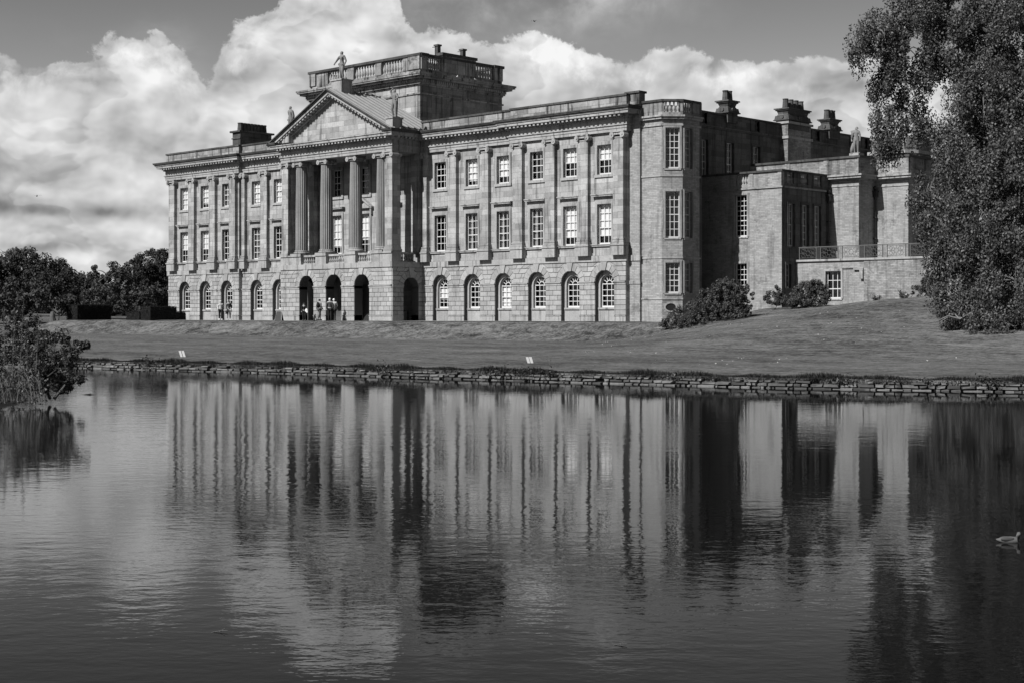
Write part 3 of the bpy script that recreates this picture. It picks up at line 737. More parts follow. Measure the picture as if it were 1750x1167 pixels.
for x0, x1 in zip(CX, CX[1:]):
    x0, x1 = x0+.66, x1-.66; a = MB(); a.box(x0, x1, YF+.25, YF+.5, 5.22, 5.37); a.box(x0, x1, YF+.25, YF+.5, 4.6, 4.70)
    P('balcony_rail', a, 'trim'); a = MB()
    n = int((x1-x0)/.26)
    for i in range(n): baluster(b, x0+(x1-x0)*(i+.5)/n, YF+.37, 4.70, .53, .95)
n = 6
for i in range(n): baluster(b, XPR-.4, -2.2+1.6*(i+.5)/n, 4.70, .53, .95)
a.box(XPR-.52, XPR-.28, -2.25, -.5, 5.22, 5.37); a.box(XPR-.52, XPR-.28, -2.25, -.5, 4.6, 4.7)
P('balcony_rail', a, 'trim'); P('balusters', b, 'trim', kind='stuff')
def giant_column(x, y):
    a = MB(); r0 = .52
    a.lathe([(r0*(1-.16*max(0, (q-.3)/.7)**1.5), 5.80+6.88*q) for q in (0, .25, .5, .75, 1)], (x, y, 0), 80, fl=lambda j, k: 1-.055*(1 if (j % 4) in (1, 3) else 0)-.10*(1 if (j % 4) == 2 else 0))
    o = P('column', a, 'column')
    c = MB(); c.box(x-.68, x+.68, y-.68, y+.68, 5.38, 5.52); c.lathe([(.62, 5.52), (.67, 5.57), (.67, 5.63), (.60, 5.67), (.56, 5.70), (.60, 5.74), (.58, 5.80)], (x, y, 0), 24); part('base', c, 'trim', o)
    c = MB(); c.lathe([(.46, 12.68), (.54, 12.74), (.46, 12.78)], (x, y, 0), 20)
    c.box(x-.46, x+.46, y-.50, y+.50, 12.88, 13.05); c.box(x-.60, x+.60, y-.56, y+.56, 13.05, 13.13)
    for sx in (-1, 1):
        for sy in (-1, 1):
            cx, cy = x+sx*.47, y+sy*.45
            c.prism([(cx+.19*math.cos(t*math.pi/5), 12.86+.19*math.sin(t*math.pi/5)) for t in range(10)], lambda p, q: (p[0], q, p[1]), cy-.1, cy+.1)
            c.prism([(cx+.06*math.cos(t*math.pi/3), 12.86+.06*math.sin(t*math.pi/3)) for t in range(6)], lambda p, q: (p[0], q, p[1]), cy-.13, cy+.13)
        c.box(x+sx*.47-.07, x+sx*.47+.07, y-.45, y+.45, 12.80, 12.95)
    part('capital', c, 'trim', o)
for x in CX: giant_column(x, YC)
for x0, x1 in ((XPL+.10, XPL+.95), (XPR-.85, XPR)):
    a = MB(); a.box(x0, x1, YF, YF+.85, 5.76, 12.68); a.box(x0-.1, x1+.1, YF-.1, YF+.95, 5.38, 5.58); a.box(x0-.05, x1+.05, YF-.05, YF+.9, 5.58, 5.76)
    o = P('pier', a, 'ashlar'); c = MB(); ionic(c, (x0+x1)/2, YF, 12.68, .85, .85); part('capital', c, 'trim', o)
    a = MB(); a.box(x0, x1, -.45, .02, 5.38, 13.13); P('pier', a, 'ashlar')
entab(XPL+.25, XPR-.2, YF+.2, 0., (1, 1, 1, 0), cyma=False)
a = MB(); a.box(XPL+.3, XPR-.25, YF+.3, 0, 13.16, 14.5); P('portico_ceiling', a, 'ashlar')
for xx, sg in ((XPR-.2, 1), (XPL+.25, -1)):
    a = MB()
    for o_, z0, z1 in CYM: a.box(min(xx, xx+sg*o_), max(xx, xx+sg*o_), YF+.2-o_, 0, z0, z1)
    P('cornice_moulding', a, 'coping')
# pediment
SL = .495; ZA = 18.56; 
def topz(x): return ZA-SL*abs(x-XC)
def chev(mb, d0, d1, y0, y1, hw, x_in=0.):
    for sg in (-1, 1):
        xo = XC+sg*hw
        mb.prism([(xo, topz(xo)-d1), (XC, ZA-d1), (XC, ZA-d0), (xo, topz(xo)-d0)], lambda p, q: (p[0], q, p[1]), y0, y1)
HW = XPR-.2+1.08-XC
a = MB(); chev(a, 0, .10, YF+.2-1.08, YF+.6, HW); chev(a, .10, .20, YF+.2-.98, YF+.6, HW-.05); P('raking_moulding', a, 'coping')
a = MB(); chev(a, .20, .42, YF+.2-.88, YF+.6, HW-.2); chev(a, .42, .68, YF+.2-.42, YF+.6, HW-.9)
P('raking_cornice', a, 'trim')
a = MB(); nb = 19
for sg in (-1, 1):
    for i in range(nb):
        x = XC+sg*(HW-1.1)*(i+.3)/nb; zt = topz(x)-.42
        a.prism([(x-.09, zt+.045*sg-.16), (x+.09, zt-.045*sg-.16), (x+.09, zt-.045*sg), (x-.09, zt+.045*sg)], lambda p, q: (p[0], q, p[1]), YF+.2-.80, YF+.2-.42)
P('modillions', a, 'trim', kind='stuff')
a = MB(); hw = HW-1.1; a.prism([(XC-hw, 14.53), (XC+hw, 14.53), (XC, ZA-.6)], lambda p, q: (p[0], q, p[1]), YF+.0, YF+.3); P('tympanum', a, 'ashlar')
a = MB(); chev(a, -.03, .0, YF-.8, 1.5, HW-.05); P('portico_roof', a, 'lead')
a = MB()
for i in range(9):
    y = YF-.4+.62*i; chev(a, -.10, -.02, y-.03, y+.03, HW-.1)
P('roof_roll', a, 'lead')
def plinth_at(px, wpx, y0, depth, z0, z1, name='statue_plinth'):
    a = MB(); x0, x1 = U(px, y0), U(px+wpx, y0)
    a.box(x0, x1, y0, y0+depth, z0, z1-.12); a.box(x0-.07, x1+.07, y0-.07, y0+depth+.07, z1-.12, z1); P(name, a, 'trim')
    return (x0+x1)/2, y0+depth/2, z1
SP = []
yc = V(566.5, XC-.6)
SP.append(plinth_at(566.5, 17.5, yc, 1.1, 17.6, 19.42))
SP.append(plinth_at(659.5, 11.5, YF-.5, 1.0, 14.7, 15.66))
SP.append(plinth_at(482.0, 11, YF-.5, 1.0, 14.7, 15.66))

# -- tower above the portico
TY = 1.5; T0, T1 = U(529.5, TY), U(718, TY); TB = V(858, T1)
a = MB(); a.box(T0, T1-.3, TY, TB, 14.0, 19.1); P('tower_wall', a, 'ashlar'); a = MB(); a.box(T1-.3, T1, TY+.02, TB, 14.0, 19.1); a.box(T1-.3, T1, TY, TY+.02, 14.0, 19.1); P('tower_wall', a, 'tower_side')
a = MB()
for o, z0, z1 in ((.10, 18.20, 18.32), (.07, 18.9, 19.02), (.20, 19.02, 19.16), (.26, 19.16, 19.40), (.62, 19.42, 19.58), (.80, 19.58, 19.70), (.86, 19.70, 19.84)):
    a.box(T0-o, T1+o, TY-o, TB+o, z0, z1)
P('tower_cornice', a, 'weathered')
a = MB()
for i in range(int((T1-T0)/.22)): x = T0+.22*i; a.box(x, x+.12, TY-.36, TY-.25, 19.2, 19.4)
for i in range(int((TB-TY)/.22)): y = TY+.22*i; a.box(T1+.25, T1+.36, y, y+.12, 19.2, 19.4)
P('dentils', a, 'trim', kind='stuff')
a = MB(); b = MB(); cpp = MB()
PZ0, PZ1 = 19.84, 21.50
a.box(T0, T1, TY, TY+.4, PZ0, PZ0+.40); a.box(T1-.4, T1, TY+.4, TB-.4, PZ0, PZ0+.40); a.box(T0, T0+.4, TY+.4, TB-.4, PZ0, PZ0+.4); a.box(T0, T1, TB-.4, TB, PZ0, PZ0+.4)
def tp(px): return U(px, TY)
def tq(px): return V(px, T1)
for p0, p1, ex in ((529.5, 540, .1), (541, 560, 0), (594, 605, .05), (641.5, 652, .05), (689, 698, .05), (698, 718, .1)): a.box(tp(p0), tp(p1), TY-ex, TY+.4+ex, PZ0+.4, PZ1-.2)
for p0, p1, ex, dz in ((719, 729, .1, 0), (755, 812, .1, .30), (844, 858, .1, 0)): a.box(T1-.4-ex, T1+ex, tq(p0), tq(p1), PZ0+.4, PZ1-.2+dz); cpp.box(T1-.5-ex, T1+.1+ex, tq(p0)-.1, tq(p1)+.1, PZ1-.2+dz, PZ1+dz+.02)
a.box(T0, T0+.4, TY, TB, PZ0+.4, PZ0+.9); a.box(T0, T1, TB-.4, TB, PZ0+.4, PZ1-.2)
for q0, q1 in ((1.6, 2.3), (5., 6.), (8.5, 9.5)): a.box(T0, T0+.4, TY+q0, TY+q1, PZ0+.4, PZ1-.2)
cpp.box(T0-.12, T1+.12, TY-.14, TY+.5, PZ1-.2, PZ1); cpp.box(T1-.5, T1+.12, TY+.5, TB+.12, PZ1-.2, PZ1-.01); cpp.box(T0-.12, T0+.5, TY+.5, TB+.12, PZ1-.2, PZ1-.01); cpp.box(T0+.5, T1-.5, TB-.5, TB+.12, PZ1-.2, PZ1-.01)
P('tower_parapet', a, 'weathered'); P('parapet_coping', cpp, 'coping')
for p0, p1 in ((560, 594), (605, 641.5), (652, 689)):
    x0, x1 = tp(p0), tp(p1); n = 8
    for i in range(n): baluster(b, x0+(x1-x0)*(i+.5)/n, TY+.2, PZ0+.4, 1.06, 1.45)
for p0, p1 in ((729, 755), (812, 844)):
    y0, y1 = tq(p0), tq(p1); n = 7
    for i in range(n): baluster(b, T1-.2, y0+(y1-y0)*(i+.5)/n, PZ0+.4, 1.06, 1.45)
P('balusters', b, 'trim', kind='stuff')
for px in (758.5, 801.5):
    y = tq(px); a = MB(); a.box(T1-.9, T1-.55, y-.17, y+.17, 21.3, 22.45); a.box(T1-.97, T1-.48, y-.24, y+.24, 22.45, 22.58); a.tube([(T1-.97, y, 22.4), (T1-1.25, y-.1, 22.42)], .03); P('vent_shaft', a, 'dark_stone')
a = MB(); a.box(T0+.4, T1-.4, TY+.4, TB-.4, 19.6, 19.9); P('roof', a, 'lead')

# -- corner bow
BY = .2; BX = U(1131, BY)
BC = [(XE, BY), (BX, BY), (BX+1.0, BY+1.0), (BX+1.0, BY+2.9), (58.4, BY+2.9)]
FA = F(XE, BY); FB = F(BX, BY, .70711, .70711); FC = F(BX+1., BY+1., 0, 1)
ZT = [(1.95, 4.02, 5), (5.69, 8.85, 6), (10.40, 13.17, 6)]
a = MB(); FA.wall(a, 0, BX-XE, 0, 13.75); P('wall', a, 'rubble')
a = MB(); LB = 1.41421; wb = .98
FB.wall(a, 0, LB, 0, 13.75, [(LB/2-wb/2+.02, LB/2+wb/2+.02, z0, z1) for z0, z1, _ in ZT], 0, .2)
FC.wall(a, 0, 1.9, 0, 13.75, [(.22, 1.02, z0, z1) for z0, z1, _ in ZT], 0, .2); P('wall', a, 'rubble')
for z0, z1, rw in ZT:
    window(FB, LB/2+.02, z0, wb, z1-z0, 3, rw, rw//2 if rw != 5 else 2, .16, 'thin', sill=True)
    window(FC, .62, z0, .80, z1-z0, 3, rw, rw//2 if rw != 5 else 2, .16, 'thin', sill=True, curtain=True)
a = MB(); a.box(58, BX+.6, BY+1.2, BY+1.25, 0, 14); P('dark_backing', a, 'dark')
def ring(mb, o, z0, z1, inner=.35):                                   # moulding that follows the bow
    k = math.tan(R(22.5))*o
    pts = [(XE, BY-o), (BX+k, BY-o), (BX+1.+o, BY+1.-k), (BX+1.+o, BY+3.)]
    ins = [(XE, BY+inner), (BX-.1, BY+inner), (BX+1.-inner, BY+1.1), (BX+1.-inner, BY+3.)]
    for i in range(3):
        q = [pts[i], pts[i+1], ins[i+1], ins[i]]
        mb.prism(q, lambda p, t: (p[0], p[1], t), z0, z1)
a = MB()
for o, z0, z1 in ((.06, 9.86, 9.98), (.05, 4.3, 4.4), (.06, 1.52, 1.62), (.08, 13.3, 13.42), (.20, 13.75, 13.9), (.30, 13.9, 14.02)): a = MB(); ring(a, o, z0, z1); P('string_course', a, 'trim')
a = MB(); ring(a, .0, 14.02, 14.22, .3); FA.box(a, 0, BX-XE-.0, -.3, .0, 14.22, 14.95)
FB.box(a, 0.0, .16, -.3, 0, 14.22, 14.95); FB.box(a, LB-.16, LB, -.3, 0, 14.22, 14.95); FC.box(a, 0, .12, -.3, 0, 14.22, 14.95); FC.box(a, 1.2, 1.9, -.3, 0, 14.22, 14.95)
P('bow_parapet', a, 'weathered'); a = MB(); a.box(XE-.0, BX+.98, BY+2.9, BY+3.2, 0, 15.05); a.box(XE, BX+.6, BY+.9, BY+2.9, 13.9, 14.0); P('bow_rear_wall', a, 'shade')
a = MB(); ring(a, .10, 14.95, 15.10, .4); P('parapet_coping', a, 'coping')
b = MB()
for i in range(4): q = FB.P(.16+(LB-.32)*(i+.5)/4, -.15, 0); baluster(b, q[0], q[1], 14.22, .74, 1.2)
for i in range(4): q = FC.P(.12+1.08*(i+.5)/4, -.15, 0); baluster(b, q[0], q[1], 14.22, .74, 1.2)
P('balusters', b, 'trim', kind='stuff')
a = MB(); fr = FB; pl = [(LB/2-.1+.34*math.cos(t*math.pi/8), 1.0+.24*math.sin(t*math.pi/8)) for t in range(16)]
a.prism(pl, lambda p, q: FB.P(p[0], q, p[1]), .0, .012); P('oval_dark_plate', a, 'dark')  # flat near-black plate, painted dark for the shade inside an opening
a = MB()
for t in range(16):
    t0, t1 = t*math.pi/8, (t+1)*math.pi/8
    a.prism([(LB/2-.1+q*.36*math.cos(s), 1.0+q*.26*math.sin(s)) for q, s in ((1, t0), (1.28, t0), (1.28, t1), (1, t1))], lambda p, q: FB.P(p[0], q, p[1]), 0, .06)
P('oval_surround', a, 'trim')

# -- wing running back from the bow
UW = 57.3; FW = F(UW, 0, 0, 1)
a = MB(); ww = [(V(1196.5, UW), V(1209, UW)), (V(1241, UW), V(1253, UW)), (V(1286, UW), V(1298, UW))]
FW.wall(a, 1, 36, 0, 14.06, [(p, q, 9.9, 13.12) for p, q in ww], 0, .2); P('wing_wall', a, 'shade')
for p, q in ww: window(FW, (p+q)/2, 9.9, q-p, 3.22, 3, 6, 3, .16, 'thin', curtain='cloth' if False else True, surmat='shade')
a = MB(); a.box(UW-1.1, UW-1.05, 3, 36, 0, 14); P('dark_backing', a, 'dark')
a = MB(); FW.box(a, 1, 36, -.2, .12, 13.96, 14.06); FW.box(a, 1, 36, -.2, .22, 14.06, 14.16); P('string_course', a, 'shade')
a = MB(); b = MB(); cpp = MB(); gaps = [(1198, 1207.5), (1289, 1297), (1392, 1399.5), (1457.5, 1464), (1477, 1482)]
g = [3.2]+[V(q, UW) for pr in gaps for q in pr]+[36]
for k in range(0, len(g), 2):
    FW.box(a, g[k], g[k+1], -.35, 0, 14.16, 15.03)
    for q in (g[k], g[k+1]-.5): FW.box(a, q, q+.5, -.38, .06, 14.16, 15.03)
for k in range(1, len(g)-1, 2):
    FW.box(a, g[k], g[k+1], -.35, 0, 14.16, 14.28); n = 3
    for i in range(n): q = FW.P(g[k]+(g[k+1]-g[k])*(i+.5)/n, -.18, 0); baluster(b, q[0], q[1], 14.28, .75, 1.3)
FW.box(cpp, 3.2, 36, -.45, .14, 15.03, 15.16)
P('wing_parapet', a, 'shade'); P('parapet_coping', cpp, 'coping'); P('balusters', b, 'shade', kind='stuff')
def chimney(x0, x1, y0, y1, z, hb, pots, along='y', mat='dark_stone'):
    a = MB(); hh = hb
    def lay(o, q0, q1, o2=None):
        o2 = o if o2 is None else o2
        a.add([(x0-o,y0-o,q0),(x1+o,y0-o,q0),(x1+o,y1+o,q0),(x0-o,y1+o,q0),(x0-o2,y0-o2,q1),(x1+o2,y0-o2,q1),(x1+o2,y1+o2,q1),(x0-o2,y1+o2,q1)],
              [(0,3,2,1),(4,5,6,7),(0,1,5,4),(1,2,6,5),(2,3,7,6),(3,0,4,7)])
    lay(.06, z-.6, z+.10); lay(.22, z+.10, z+.18); lay(.16, z+.18, z+.46*hh, .10); lay(.02, z+.46*hh, z+.60*hh, -.06); lay(-.06, z+.60*hh, z+.82*hh, .02); lay(.10, z+.82*hh, z+.91*hh); lay(.19, z+.91*hh, z+hh)
    # scroll consoles at the foot
    for yy in (y0-.16, y1+.16):
        a.prism([((x0+x1)/2+.2*math.cos(t*math.pi/4), z+.36+.17*math.sin(t*math.pi/4)) for t in range(8)], lambda p, q: (p[0], q, p[1]), yy-.06, yy+.06)
    for xx in (x0-.16, x1+.16):
        a.prism([((y0+y1)/2+.28*math.cos(t*math.pi/4), z+.36+.17*math.sin(t*math.pi/4)) for t in range(8)], lambda p, q: (q, p[0], p[1]), xx-.06, xx+.06)
    o = P('chimney', a, mat)
    for (px_, py_) in pots:
        c = MB(); c.lathe([(.26, 0), (.20, .66), (.23, .70), (.23, .76)], (px_, py_, z+hh), 8, rot=R(22.5)); part('chimney_pot', c, mat, o)
y0, y1 = V(1243.5, UW+.3), V(1262, UW+.3); chimney(UW-.65, UW+.2, y0+.15, y1-.1, 15.16, 1.05, [(UW-.22, y0+.45), (UW-.22, y1-.42)])
y0, y1 = V(1346.6, UW+.70), V(1386, UW+.70)
a = MB(); a.box(UW-.2, UW+.70, y0, y1, 2, 15.16); P('chimney_breast', a, 'rubble_dark')
a = MB(); a.box(UW-.3, UW+.80, y0-.1, y1+.1, 13.96, 14.16); a.box(UW-.3, UW+.84, y0-.12, y1+.12, 15.11, 15.28); P('string_course', a, 'trim')
chimney(UW-.35, UW+.65, y0+.1, y1-.3, 15.28, 1.05, [(UW+.15, y0+.5+i*(y1-y0-1.1)/3) for i in range(4)])
y0, y1 = V(1418, UW+.3), V(1438, UW+.3); chimney(UW-.65, UW+.2, y0+.1, y1-.2, 15.16, 1.0, [(UW-.22, y0+.4), (UW-.22, (y0+y1)/2), (UW-.22, y1-.5)])
# long stack over the left part of the house
LY = 3.0; x1 = U(410.6, LY); x0 = U(397.5, LY); y1 = V(464, x1)
a = MB(); a.box(x0, x1, LY, y1, 14.0, 17.6); a.box(x0-.08, x1+.08, LY-.08, y1+.08, 16.9, 17.0); a.box(x0-.20, x1+.20, LY-.20, y1+.20, 17.50, 17.66); o = P('chimney', a, 'dark_stone')
for i in range(8):
    c = MB(); yy = LY+.45+(y1-LY-.9)*i/7; c.lathe([(.30, 0), (.24, .66), (.27, .70), (.27, .78)], ((x0+x1)/2, yy, 17.66), 8, rot=R(22.5)); part('chimney_pot', c, 'dark_stone', o)

# -- low block in front of the wing
LX, LYF, LB1 = 64.10, 7.0, 13.10
FL = F(UW, LYF); FR = F(LX, LYF, 0, 1); a = MB()
FL.wall(a, 0, LX-UW, -1, 9.36, [(60.21-UW, 61.25-UW, 5.95, 8.88), (60.21-UW, 61.25-UW, 2.1, 4.08)], 0, .2); P('wall', a, 'rubble')
window(FL, 60.73-UW, 5.95, 1.04, 2.93, 3, 8, 3, .14, 'thin'); window(FL, 60.73-UW, 2.1, 1.04, 1.98, 3, 5, 2, .14, 'thin')
sw = [(7.72, 8.52), (9.48, 10.30), (11.05, 11.89)]
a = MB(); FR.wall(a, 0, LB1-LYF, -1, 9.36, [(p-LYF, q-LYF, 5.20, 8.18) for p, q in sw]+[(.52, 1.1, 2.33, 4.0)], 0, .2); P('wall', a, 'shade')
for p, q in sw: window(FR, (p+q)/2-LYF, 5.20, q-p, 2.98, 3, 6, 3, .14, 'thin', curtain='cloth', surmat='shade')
window(FR, .81, 2.33, .58, 1.67, 2, 4, 2, .14, 'thin', surmat='shade')
a = MB(); a.box(UW, LX-1, LYF+1, LYF+1.05, 0, 9); a.box(LX-1.05, LX-1, LYF+1, LB1, 0, 9); P('dark_backing', a, 'dark')
a = MB(); b = MB()
FL.box(a, 0, LX-UW+.10, -.2, .10, 9.24, 9.36); FR.box(a, .05, LB1-LYF, -.2, .10, 9.24, 9.36)
FL.box(a, 0, 60.30-UW, -.3, 0, 9.36, 10.36); FL.box(a, 61.35-UW, LX-UW, -.3, 0, 9.36, 10.36); FL.box(a, 60.30-UW, 61.35-UW, -.3, 0, 9.36, 9.58)
FL.box(a, 61.45-UW, 61.75-UW, -.3, .05, 9.36, 10.36); FL.box(a, LX-UW-.3, LX-UW-.004, -.29, .05, 9.362, 10.358)
P('parapet', a, 'rubble')
a = MB()
for i in range(5): q = FL.P(60.30-UW+1.05*(i+.5)/5, -.15, 0); baluster(b, q[0], q[1], 9.58, .78, 1.15)
gg = [.3, V(1345, LX)-LYF, V(1357, LX)-LYF, V(1368, LX)-LYF, V(1381, LX)-LYF, V(1391, LX)-LYF, V(1404, LX)-LYF, LB1-LYF]
for k in range(0, 8, 2): FR.box(a, gg[k], gg[k+1], -.3, 0, 9.36, 10.36)
for k in (1, 3, 5):
    FR.box(a, gg[k], gg[k+1], -.3, 0, 9.36, 9.58)
    for i in range(5): q = FR.P(gg[k]+(gg[k+1]-gg[k])*(i+.5)/5, -.15, 0); baluster(b, q[0], q[1], 9.58, .78, 1.15)
P('parapet', a, 'shade'); P('balusters', b, 'trim', kind='stuff')
a = MB(); FL.box(a, 0, LX-UW+.12, -.42, .12, 10.36, 10.49); FR.box(a, .42, LB1-LYF, -.42, .12, 10.36, 10.488); P('parapet_coping', a, 'coping')
a = MB(); a.box(UW, LX-.3, LYF+.3, LB1, 9.25, 9.4); P('roof', a, 'lead')
# -- long block behind it, and its smaller neighbour
GX, GY, GB = 66.48, LB1, 15.30; HX, HB = 69.12, 26.
a = MB(); a.box(UW, GX, GY, HB, 0, 10.09); P('wall', a, 'rubble'); a = MB(); a.box(GX, HX, GB, HB, 0, 10.09)
P('wall', a, 'rubble')
a = MB(); b = MB(); c = MB()
for o, z0, z1 in ((.06, 9.59, 9.69), (.14, 10.03, 10.13), (.40, 10.13, 10.29), (.50, 10.29, 10.41)):
    a.box(LX+.0, GX+o, GY-o, GY+1, z0, z1); a.box(GX-.2, GX+o, GY+1, GB, z0, z1); a.box(GX+o, HX+o, GB-o, GB+1, z0, z1); a.box(HX-.2, HX+o, GB+1, HB, z0, z1)
P('cornice', a, 'trim')
a = MB(); a.box(UW, GX, GY, GY+.35, 10.09, 11.59); a.box(GX-.35, GX, GY+.35, GB+.2, 10.09, 11.59)
for px in (1342, 1408, 1466): x = U(px, GY); a.box(x-.0, min(GX, x+.42), GY-.05, GY, 10.49, 11.59)
xb0, xb1 = U(1499, GB), U(1538, GB)
a.box(GX, HX, GB, GB+.35, 10.39, 10.79); a.box(xb1, HX, GB, GB+.35, 10.79, 11.61); a.box(HX-.62, HX+.04, GB-.04, GB+.5, 10.39, 11.61); a.box(HX-.35, HX, GB+.35, HB, 10.39, 10.79); a.box(HX-.35, HX, GB+.5, GB+1.0, 10.79, 11.61); a.box(HX-.35, HX, V(1583, HX), HB, 10.79, 11.61)
P('parapet', a, 'rubble_dark')
a = MB(); a.box(UW+.2, GX+.14, GY-.12, GY+.45, 11.59, 11.74); a.box(GX-.45, GX+.14, GY+.45, GB+.2, 11.59, 11.735); a.box(GX+.14, HX+.14, GB-.12, GB+.45, 11.61, 11.77); a.box(HX-.45, HX+.14, GB+.45, HB, 11.61, 11.765); P('parapet_coping', a, 'coping')
for i in range(8): baluster(b, xb0+(xb1-xb0)*(i+.5)/8, GB+.18, 10.79, .82, 1.2)
yy0, yy1 = GB+1.0, V(1583, HX)
for i in range(6): baluster(b, HX-.18, yy0+(yy1-yy0)*(i+.5)/6, 10.79, .82, 1.2)
P('balusters', b, 'trim', kind='stuff')
a = MB(); a.box(UW, GX-.3, GY+.3, HB, 9.89, 10.19); a.box(GX, HX-.3, GB+.3, HB, 9.89, 10.19); P('roof', a, 'lead')
FH = F(HX, GB, 0, 1)
yw = V(1574, HX)-GB; window(FH, yw, 5.3, .9, 3.0, 3, 6, 3, -.01, 'thin', surmat='shade')
a = MB(); FH.box(a, yw-.45, yw+.45, .0, .004, 5.3, 8.3); P('window_backing', a, 'dark')
a = MB(); a.box(GX-.75, GX, GY-.04, GY+.7, 11.69, 11.91); P('statue_plinth', a, 'trim')
# far end pavilion of the wing, above everything
a = MB(); q = 29.5; x0, x1 = U(1489.5, q), U(1547, q); x2 = U(1566, q+1)
a.prism([(x0, q), (x1, q), (x2, q+1.), (x2, q+3.5), (x0, q+3.5)], lambda p, t: (p[0], p[1], t), 8, 13.75)
a.prism([(x0, q), (x1, q), (x2, q+1.), (x2, q+3.5), (x0, q+3.5)], lambda p, t: (p[0], p[1], t), 13.85, 14.1)
a.box(x0, x0+1.6, q, q+.3, 14.1, 14.85); a.box(x1-.5, x1, q, q+.3, 14.1, 14.85); a.prism([(x1-.1, q), (x1+.1, q+.0), (x2, q+1), (x2, q+3.5), (x2-.3, q+3.5), (x2-.3, q+1.1)], lambda p, t: (p[0], p[1], t), 14.1, 14.85)
P('end_pavilion', a, 'rubble_dark')
a = MB()
for o, z0, z1 in ((.25, 13.6, 13.87), (.10, 14.85, 15.0)):
    a.prism([(x0-o, q-o), (x1+o*.4, q-o), (x2+o, q+1.-o*.4), (x2+o, q+3.6), (x0-o, q+3.6)], lambda p, t: (p[0], p[1], t), z0, z1)
P('cornice', a, 'trim')
b = MB()
for i in range(6): baluster(b, x0+1.6+(x1-.5-x0-1.6)*(i+.5)/6, q+.15, 14.1, .75, 1.25)
P('balusters', b, 'trim', kind='stuff')
# rainwater pipes
for (x, y, zt, zb) in ((LX+.14, LB1-.35, 8.6, 4.3), (GX+.14, GB-.18, 8.9, 4.3)):
    a = MB(); a.lathe([(.06, zb), (.06, zt)], (x, y, 0), 8); a.box(x-.15, x+.15, y-.15, y+.15, zt, zt+.35); a.box(x-.2, x+.2, y-.2, y+.2, zt+.35, zt+.45)
    a.lathe([(.05, zt+.45), (.16, zt+.6), (.20, zt+.72), (.05, zt+.8)], (x, y, 0), 6); a.lathe([(.08, zt-.2), (.14, zt)], (x, y, 0), 6)
    for z in (zt-1.5, zt-3): a.box(x-.11, x+.11, y-.1, y+.1, z, z+.08)
    P('downpipe', a, 'iron')
# -- the individual stones of the ground storey
BLK.sort(key=lambda q: q[0])
rest = MB()
for i, (Z, fr, pl) in enumerate(BLK):
    if i < 300:
        a = MB(); fr.poly(a, pl, -.012, .04, .018); P('stone_block', a, 'block')
    else: fr.poly(rest, pl, -.012, .04, .018)
P('stone_blocks', rest, 'block', kind='stuff')
for fr, pl, o in VOUS:
    a = MB(); fr.poly(a, pl, -.012, o, .02); P('voussoir', a, 'block')

# ------------------------------------------------------------------ terrace beside the house
TYF = 8.74; TXR = 84.
ter = thing('terrace', (LX, TYF, 0), label='raised stone terrace right of the house with a small window and pale coping', cat='terrace')
FT = F(LX, TYF); wc = 67.12-LX; xr = U(1477, TYF)-LX
a = MB(); FT.wall(a, 0, xr, -.5, 4.15, [(wc-.60, wc+.60, 1.57, 3.46)], 0, .25); part('smooth_wall', a, 'rubble', ter)
a = MB(); FT.box(a, xr, TXR-LX, -.4, .06, -.5, 4.15); part('brick_wall', a, 'rubble_dark', ter)
a = MB(); FT.box(a, 0, TXR-LX, -.4, .14, 4.15, 4.29); part('coping', a, 'trim', ter)
a = MB(); a.box(LX, TXR, TYF+.4, GB+1, 4.1, 4.27); part('paving', a, 'gravel', ter)
a = MB(); a.box(TXR-.3, TXR, TYF+.4, GB+1, -.5, 4.1); a.box(LX, TXR-.3, GB+.9, GB+1, -.5, 4.1); part('end_wall', a, 'rubble', ter)
a = MB(); a.box(LX+.5, TXR-.4, TYF+1.2, TYF+1.3, -.5, 4.1); part('dark_backing', a, 'dark', ter)
a = MB(); FT.box(a, xr-1.7, xr+.0, -.0, .10, 3.62, 3.70); FT.box(a, xr-.75, xr, .0, .17, 3.50, 3.62); FT.box(a, xr-.25, xr, .0, .22, 2.9, 3.5); part('shadow_ledge', a, 'rubble', ter)  # added stepped ledge, made up to cast a stepped shadow on the wall
window(FT, wc, 1.57, 1.20, 1.89, 3, 3, 1, .2, 'thin', parent=None).parent = ter
for o in bpy.data.objects:
    if o.parent == ter and o.name.startswith('window'): o.location = Vector(o.location)-Vector((LX, TYF, 0))
rail = thing('balcony_railing', (LX+.2, TYF-.0, 4.29), label='ornamental iron railing along the top of the raised terrace', cat='railing')
FRR = F(LX, TYF); s = .25; RH = .86
